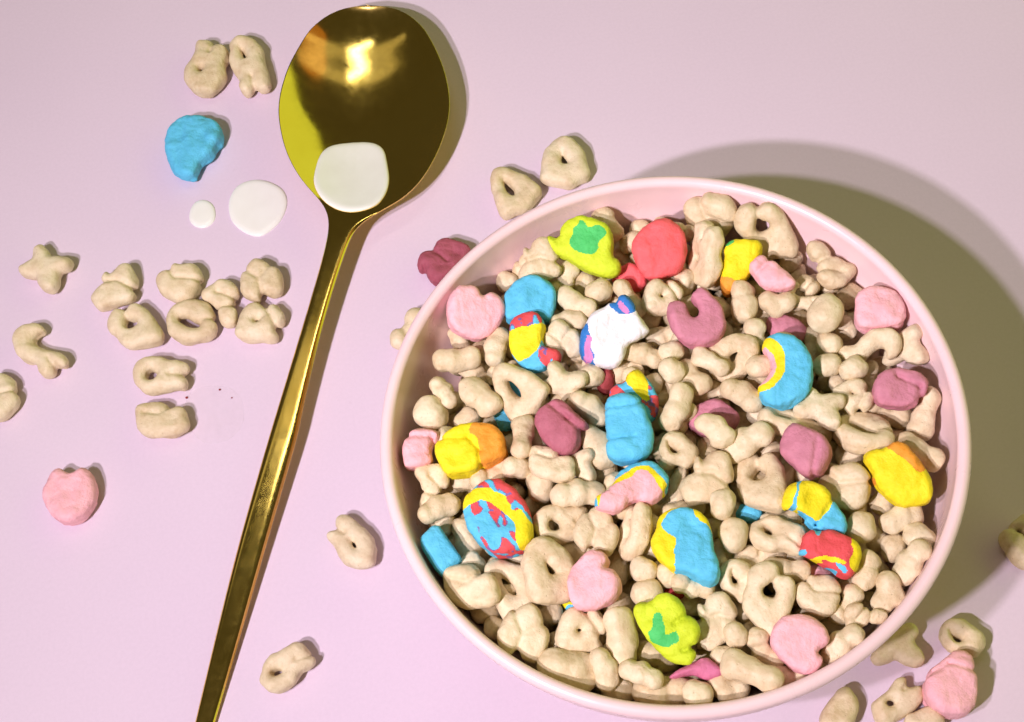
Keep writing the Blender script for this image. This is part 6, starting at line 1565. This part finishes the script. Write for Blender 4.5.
# ------------------------------------------------------------------ oat pieces
def oat_mesh(kind, variant, h, fuse=0.75):
    caps = np.array(oat_capsules(kind, variant)); pad = 4.2
    lo = np.minimum(caps[:, :3], caps[:, 3:6]).min(0) - pad - 0.5; hi = np.maximum(caps[:, :3], caps[:, 3:6]).max(0) + pad
    G, org = grid_for(lo, hi, h); F = None
    for c in caps:
        a, b, r = c[:3], c[3:6], c[6]; ab = b - a; L = ab @ ab
        t = np.clip(((G - a) @ ab) / L, 0, 1) if L > 1e-9 else np.zeros(G.shape[:3])
        d = np.linalg.norm(G - a - t[..., None] * ab, axis=-1) - r
        F = d if F is None else smin(F, d, fuse)
    sd = variant + 10 * 'RTCXHBNF'.index(kind)
    F = F + 1.25 * (vnoise(G, 3.8, sd) - .5) + 0.42 * (vnoise(G, 1.7, sd + 1) - .5)
    V, Q = surface_nets(F, org, h); V = relax(V, Q, 1, .5)
    return V, Q
def traced_oat(outline, holes, creases, seed, h):
    P = chaikin(outline, 2); lo = np.r_[P.min(0) - 1.4, -4.6]; hi = np.r_[P.max(0) + 1.4, 4.6]
    G, org = grid_for(lo, hi, h); x, y = G[:, :, 0, 0], G[:, :, 0, 1]
    sd = poly_sd(x, y, P)
    for hl in holes: sd = np.maximum(sd, -poly_sd(x, y, chaikin(hl, 2)) - 0.15)
    dent = np.zeros_like(sd)
    for (a, c) in creases:
        a, c = np.array(a), np.array(c); e = c - a
        t = np.clip(((x - a[0]) * e[0] + (y - a[1]) * e[1]) / (e @ e), 0, 1)
        dent = np.maximum(dent, 0.95 * np.exp(-((x - a[0] - t * e[0]) ** 2 + (y - a[1] - t * e[1]) ** 2) / .75))
    ht, re = 3.3, 2.75
    qx = np.maximum(sd[..., None] + re, 0); qz = np.maximum(np.abs(G[..., 2]) - ht + re, 0)
    F = np.hypot(qx, qz) - re + dent[..., None] + 1.15 * (vnoise(G, 4.0, seed) - .5) + 0.38 * (vnoise(G, 1.7, seed + 1) - .5)
    V, Q = surface_nets(F, org, h); return relax(V, Q, 1, .5), Q
OAT_NAME = dict(R='oat_ring', T='oat_triangle', C='oat_clover', X='oat_star', H='oat_hook', B='oat_stick', N='oat_nub', F='oat_fish')
OAT_WORD = dict(R='ring-shaped', T='triangular', C='clover-shaped', X='star-shaped', H='hook-shaped', B='stick-shaped', N='stubby', F='fish-shaped')
OATS, OAT_V, OAT_COARSE = {}, {}, {}
todo = [(kk, vv, None) for kk, nv in CAPSULE_VARIANTS.items() for vv in range(nv)] + [(r[0], r[1], r[2:]) for r in OAT_SHAPES]
for si, (kk, vv, sh) in enumerate(todo):
    make = (lambda h: oat_mesh(kk, vv, h)) if sh is None else (lambda h: traced_oat(*sh, si * 2 + 40, h))
    V, Q = make(0.40)
    OATS[kk, vv] = mesh_from(OAT_NAME[kk], V * MM, Q, OAT); OAT_V[kk, vv] = V
    OAT_COARSE[kk, vv] = make(0.95)
def rows(text):
    for ln in text.strip().splitlines():
        q = ln.split(); yield q[0], int(q[1]), float(q[2]), Vector([float(x) for x in q[3:6]]), Quaternion([float(x) for x in q[6:10]])

# picture-plane directions on the table, used only to word the labels
cam_r = Vector((0.97712619, -0.19055903, -0.09440164)); cam_u = Vector((0.21266033, 0.87557573, 0.43375422)); cam_f = Vector((0, 0.44390809, -0.89607232)); cam_p = Vector((0, -166.30528, 395.70364))
def seen_at(p):
    v = p - cam_p; w = v.dot(cam_f); return Vector((v.dot(cam_r) / w, v.dot(cam_u) / w)) * 1422.2
def side_word(d):
    a = math.degrees(math.atan2(d.y, d.x)) % 360
    return ['right of', 'above right of', 'above', 'above left of', 'left of', 'below left of', 'below', 'below right of'][int((a + 22.5) // 45) % 8]

# ------------------------------------------------------------------ marshmallows
# key: object name, short phrase for neighbours, full label
M_INFO = dict(
 hat_big=('hat_marshmallow', 'upper lime hat', 'upper lime green hat marshmallow with a green clover, near the back rim'),
 coral=('balloon_marshmallow', 'coral red marshmallow', 'rounded coral red marshmallow near the back rim of the bowl'),
 yellow_green=('pot_marshmallow', 'yellow and green marshmallow', 'yellow marshmallow with a green corner near the back rim'),
 pink_bent=('bent_marshmallow', 'small bent pink marshmallow', 'small bent pink marshmallow touching the yellow one with a green corner'),
 horseshoe=('horseshoe_marshmallow', 'mauve horseshoe', 'mauve horseshoe marshmallow with its gap facing up'),
 unicorn=('unicorn_marshmallow', 'white unicorn', 'white unicorn head marshmallow with a blue and pink mane'),
 heart_rim=('heart_marshmallow', 'pink heart by the left rim', 'large pale pink heart marshmallow against the upper left inside of the bowl'),
 moon_back=('moon_marshmallow', 'blue moon under the swirl', 'bright blue round marshmallow behind the yellow banded swirl'),
 swirl_small=('swirl_marshmallow', 'yellow banded swirl', 'red and blue swirl marshmallow with a broad yellow band, below the blue moon'),
 swirl_back=('swirl_marshmallow', 'half-hidden swirl', 'half-hidden yellow, red and blue marshmallow behind the ribbed blue one'),
 moon_side=('moon_marshmallow', 'ribbed blue marshmallow', 'tall ribbed sky blue marshmallow standing in the middle of the heap'),
 mauve_block=('block_marshmallow', 'dark mauve block', 'dark mauve chunky marshmallow with folded side, left of the ribbed blue one'),
 mauve_under=('flat_marshmallow', 'mauve marshmallow under sticks', 'mauve marshmallow mostly covered by stick-shaped oats in mid bowl'),
 gold_block=('star_marshmallow', 'yellow and orange block', 'chunky yellow marshmallow with an orange end near the left rim'),
 pink_block=('block_marshmallow', 'small pink block', 'small pink chunky marshmallow touching the left inside wall of the bowl'),
 rainbow_lower=('rainbow_marshmallow', 'lower rainbow', 'pink rainbow marshmallow edged yellow and blue, lying below the ribbed blue one'),
 swirl_egg=('egg_marshmallow', 'swirled egg', 'big egg-shaped marshmallow swirled blue, red and yellow'),
 blue_wall=('barrel_marshmallow', 'blue block by the rim', 'bright blue block marshmallow wedged at the lower left rim'),
 heart_mid=('heart_marshmallow', 'pink heart in the middle', 'flat pink heart marshmallow in the lower middle of the heap'),
 balloon=('balloon_marshmallow', 'blue and yellow balloon', 'balloon-shaped marshmallow, half yellow and half blue'),
 hat_low=('hat_marshmallow', 'lower lime hat', 'lower lime green hat marshmallow with a green clover, near the front rim'),
 mauve_low=('flat_marshmallow', 'rose strip under the hat', 'rose pink strip marshmallow poking out below the lower lime hat'),
 heart_low=('heart_marshmallow', 'pink heart by the front rim', 'pale pink heart marshmallow lying against the front right rim'),
 mauve_cube=('block_marshmallow', 'light mauve cube', 'light mauve cube marshmallow right of the bowl centre'),
 cap=('cap_marshmallow', 'yellow and blue cap', 'yellow marshmallow with blue stripe and blue side, above the red swirl'),
 swirl_red=('swirl_marshmallow', 'red swirl', 'red marshmallow streaked with blue and yellow, below the yellow and blue cap'),
 pink_under=('flat_marshmallow', 'pink piece under the red swirl', 'pink marshmallow mostly hidden under the red swirl'),
 star=('star_marshmallow', 'yellow star by the right rim', 'big yellow marshmallow with an orange top edge at the right rim'),
 mauve_knot=('knot_marshmallow', 'mauve knot', 'folded mauve knot marshmallow near the right rim'),
 rainbow=('rainbow_marshmallow', 'blue rainbow', 'rainbow marshmallow with blue outer, yellow and pink inner arcs, opening left'),
 pink_round=('round_marshmallow', 'round pink marshmallow', 'smooth round pink marshmallow against the upper right inside of the bowl'),
 mauve_sliver=('flat_marshmallow', 'mauve sliver', 'sliver of mauve marshmallow buried just above the blue rainbow'),
 red_sliver=('flat_marshmallow', 'coral sliver', 'sliver of coral pink marshmallow under the upper lime hat'),
 blue_sliver=('flat_marshmallow', 'blue sliver', 'small blue marshmallow corner buried right of the balloon-shaped one'),
 red_bead=('bead_marshmallow', 'dark red bead', 'dark red marshmallow bead buried below the white unicorn'),
 red_low=('flat_marshmallow', 'red sliver', 'tiny red marshmallow corner just above the lower lime hat'),
 two_tone=('flat_marshmallow', 'two-tone sliver', 'yellow and blue marshmallow sliver under the pink heart in the middle'),
 blue_under=('flat_marshmallow', 'buried blue marshmallow', 'blue marshmallow glimpsed between oats left of the dark mauve block'),
 t_moon=('half_moon_marshmallow', 'blue half moon', 'bright blue half moon marshmallow lying on the table above the milk drops'),
 t_heart=('heart_marshmallow', 'lone pink heart', 'pink heart marshmallow lying alone on the table at far left'),
 t_mauve=('horseshoe_marshmallow', 'dark red marshmallow', 'dark berry red marshmallow on the table behind the bowl rim'),
 t_pink=('barrel_marshmallow', 'tall pink marshmallow', 'tall pink marshmallow standing on the table at the lower right corner'))
def marsh_sdf(G, outline, th, seed, creases):
    P = chaikin(outline, 1); re = min(1.8, th * .34)
    sd2 = poly_sd(G[:, :, 0, 0], G[:, :, 0, 1], P)[..., None]
    warp = 0.6 * (vnoise(G, 6.0, seed) - .5) + 0.45 * (vnoise(G, 2.4, seed + 3) - .5) + 0.22 * (vnoise(G, 1.1, seed + 4) - .5)
    ht = th / 2 - 0.5 * np.exp(sd2 / 2.0).clip(0, 1) + 1.3 * (vnoise(G * np.array([1, 1, .05]), 4.0, seed + 5) - .5)
    qx = sd2 + re + 0 * warp; qz = np.abs(G[..., 2]) - ht + re
    d = np.minimum(np.maximum(qx, qz), 0) + np.hypot(np.maximum(qx, 0), np.maximum(qz, 0)) - re
    rid = np.abs(vnoise(G, 4.2, seed + 9) - .5) * 2                    # thin creases
    for a, c in creases:                                               # folds of the soft piece
        a, c = np.array(a), np.array(c); e = c - a; x, y = G[:, :, 0, 0], G[:, :, 0, 1]
        t = np.clip(((x - a[0]) * e[0] + (y - a[1]) * e[1]) / (e @ e), 0, 1)
        d = d + (0.75 * np.exp(-((x - a[0] - t * e[0]) ** 2 + (y - a[1] - t * e[1]) ** 2) / .45))[..., None]
    return d + warp + 0.16 * np.exp(-(rid / .12) ** 2)
def region_of(pts, base, regs, seed):
    """colour name of each point: the base colour, then every region laid over it, with slightly wobbly borders"""
    w = np.stack([vnoise(pts, 2.2, seed + 20) - .5, vnoise(pts, 2.2, seed + 21) - .5], -1) * 1.1
    x, y = pts[:, 0] + w[:, 0], pts[:, 1] + w[:, 1]
    def colour(c, mask, out):
        if c in ('swirl', 'redswirl'):
            cut_ = .50 if c == 'swirl' else .36
            st = np.stack([.8 * pts[:, 0] + .6 * pts[:, 1], .3 * (.8 * pts[:, 1] - .6 * pts[:, 0]), pts[:, 2] * .5], -1) + 1.5 * w.repeat(2, 1)[:, :3]
            n = vnoise(st, 1.35, seed + 30); n2 = vnoise(pts, 1.5, seed + 31)
            out[mask] = np.where(n < cut_, 'blue', np.where((n < cut_ + .05) | (n2 > .78), 'purple', 'scarlet'))[mask]
        else: out[mask] = c
    out = np.full(len(pts), 'purple', dtype=object); colour(base, np.ones(len(pts), bool), out)
    for c, poly in regs: colour(c, poly_sd(x, y, chaikin(poly, 1)) < 0, out)
    return out
NEIGHBOURS = []
for si, (key, on_table, th, base, ctr_, quat_, outline, regs, creases) in enumerate(MARSHMALLOWS):
    name, phrase, label = M_INFO[key]
    multi = bool(regs) or 'swirl' in base
    h = 0.27 if multi else 0.33
    a = np.array(outline); lo = np.r_[a.min(0) - 1.6, -th / 2 - 1.6]; hi = np.r_[a.max(0) + 1.6, th / 2 + 1.6]
    G, org = grid_for(lo, hi, h)
    F = marsh_sdf(G, outline, th, si * 3 + 1, creases)
    V, Q = surface_nets(F, org, h); V = relax(V, Q, 2, .5); N = vertex_normals(V, Q)
    if multi:
        o = link(name, None)
        cl = region_of(V[Q].mean(1), base, regs, si * 5 + 2)
        for c in dict.fromkeys(cl):
            if (cl == c).sum() < 12: continue
            part = 'clover_mark' if (c == 'green' and base == 'lime') else c + '_part'
            link(part, sub_mesh(part, V, Q, N, cl == c, SWEETS[c], np.zeros(3)), o)
    else:
        o = link(name, mesh_from(name, V * MM, Q, SWEETS[base]))
    o.rotation_mode = 'QUATERNION'; q = Quaternion(quat_); o.rotation_quaternion = q
    loc = Vector(ctr_)
    if on_table: loc.z = -float(V[:, 2].min()) - 0.05
    o.location = loc * MM
    tag(o, label, 'marshmallow', 'marshmallows lying on the table' if on_table else 'marshmallows in the bowl')
    if not on_table: NEIGHBOURS.append((seen_at(loc), phrase))

# ------------------------------------------------------------------ place the oats
used = {}
def bowl_label(kind, p, buried):
    s = seen_at(p); near = sorted(NEIGHBOURS, key=lambda t: (t[0] - s).length)
    w = OAT_WORD[kind]; adj = 'half-buried ' if buried else ''
    for k in range(9):
        if k == 0: lab = f'{adj}{w} tan oat piece just {side_word(s - near[0][0])} the {near[0][1]}'
        else:
            lab = f'{adj}{w} oat {side_word(s - near[0][0])} the {near[0][1]}, {side_word(s - near[k][0])} the {near[k][1]}'
        if k == 0: first = lab
        if lab not in used and len(lab.split()) <= 16: break
    else: lab = first
    used[lab] = 1; return lab
for text, buried in ((HEAP_OATS, False), (LOWER_OATS, True)):
    for k, v, s, p, q in rows(text):
        o = link(OAT_NAME[k], OATS[k, v]); o.rotation_mode = 'QUATERNION'; o.rotation_quaternion = q
        o.location = p * MM; o.scale = (s, s, s)
        tag(o, bowl_label(k, p, buried), 'cereal', 'oat pieces heaped in the bowl')
BV, BQ, nb = [], [], 0
for k, v, s, p, q in rows(BURIED_OATS):
    V, Q = OAT_COARSE[k, v]; R = np.array(q.to_matrix())
    BV.append((V * s) @ R.T + np.array(p) - np.array(BOWL) / MM); BQ.append(Q + nb); nb += len(V)
deep = link('buried_oats', mesh_from('buried_oats', np.vstack(BV) * MM, np.vstack(BQ), OAT)); deep.location = BOWL
tag(deep, 'mass of tan oat cereal deep inside the bowl under the visible pieces', 'cereal', kind='stuff')

T_LABEL = ['ring-shaped oat piece left of its partner at the top, stubs pointing up', 'ring-shaped oat piece touching the spoon side of the top pair, stubs pointing down',
 'four-armed star oat piece alone at the upper left of the table', 'clover-shaped oat piece leftmost of the cluster, above the triangular one',
 'triangular oat piece with a hole at the lower left of the cluster', 'clover-shaped oat piece in the cluster, directly above the ring-shaped one',
 'ring-shaped oat piece in the middle of the cluster on the table', 'narrow clover oat piece squeezed between ring and triangle of the cluster',
 'clover-shaped oat piece at the upper right of the cluster near the spoon', 'triangular oat piece at the lower right of the cluster near the spoon',
 'hook-shaped oat piece lying alone at the left of the table', 'oat piece cut off by the left edge of the picture',
 'ring-shaped oat piece with stubs facing right, just below the cluster', 'clover-shaped oat piece beside the faint milk ring, lowest below the cluster',
 'ring-shaped oat piece between the spoon handle and the bowl', 'ring-shaped oat piece at the bottom, right of the spoon handle end',
 'triangular oat piece with a slit, touching the bowl at its upper left', 'triangular oat piece behind the bowl, right of the slit one',
 'triangular oat piece above the tall pink marshmallow at lower right', 'oat piece cut off by the right edge in the bowl shadow',
 'stick-shaped oat piece at the bottom edge beside the bowl',
 'ring-shaped oat piece left of the tall pink marshmallow', 'oat piece cut off by the bottom edge below the tall pink marshmallow',
 'star-shaped oat piece half under the right side of the bowl', 'oat piece barely peeping out behind the left bowl rim']
for (k, v, s, p, q), lab in zip(rows(TABLE_OATS), T_LABEL):
    o = link(OAT_NAME[k], OATS[k, v]); o.rotation_mode = 'QUATERNION'; o.rotation_quaternion = q; o.scale = (s, s, s)
    zmin = float(OAT_V[k, v][:, 2].min()) * s
    o.location = Vector((p.x, p.y, -zmin - 0.05)) * MM
    tag(o, lab, 'cereal', 'oat pieces scattered on the table')

# ------------------------------------------------------------------ crumbs
V, Q = OAT_COARSE['N', 0]
crumb_me = mesh_from('crumb', V * MM, Q, SWEETS['darkred'])
for (x, y), s, lab in zip(CRUMBS, (0.10, 0.085, 0.06), ('dark red crumb on the table left of the faint milk ring', 'dark crumb at the top of the faint milk ring', 'tiniest dark crumb inside the faint milk ring')):
    o = link('crumb', crumb_me); o.scale = (s, s, s * .8); o.location = Vector((x, y, -V[:, 2].min() * s * .8)) * MM
    tag(o, lab, 'crumb', 'crumbs on the table')
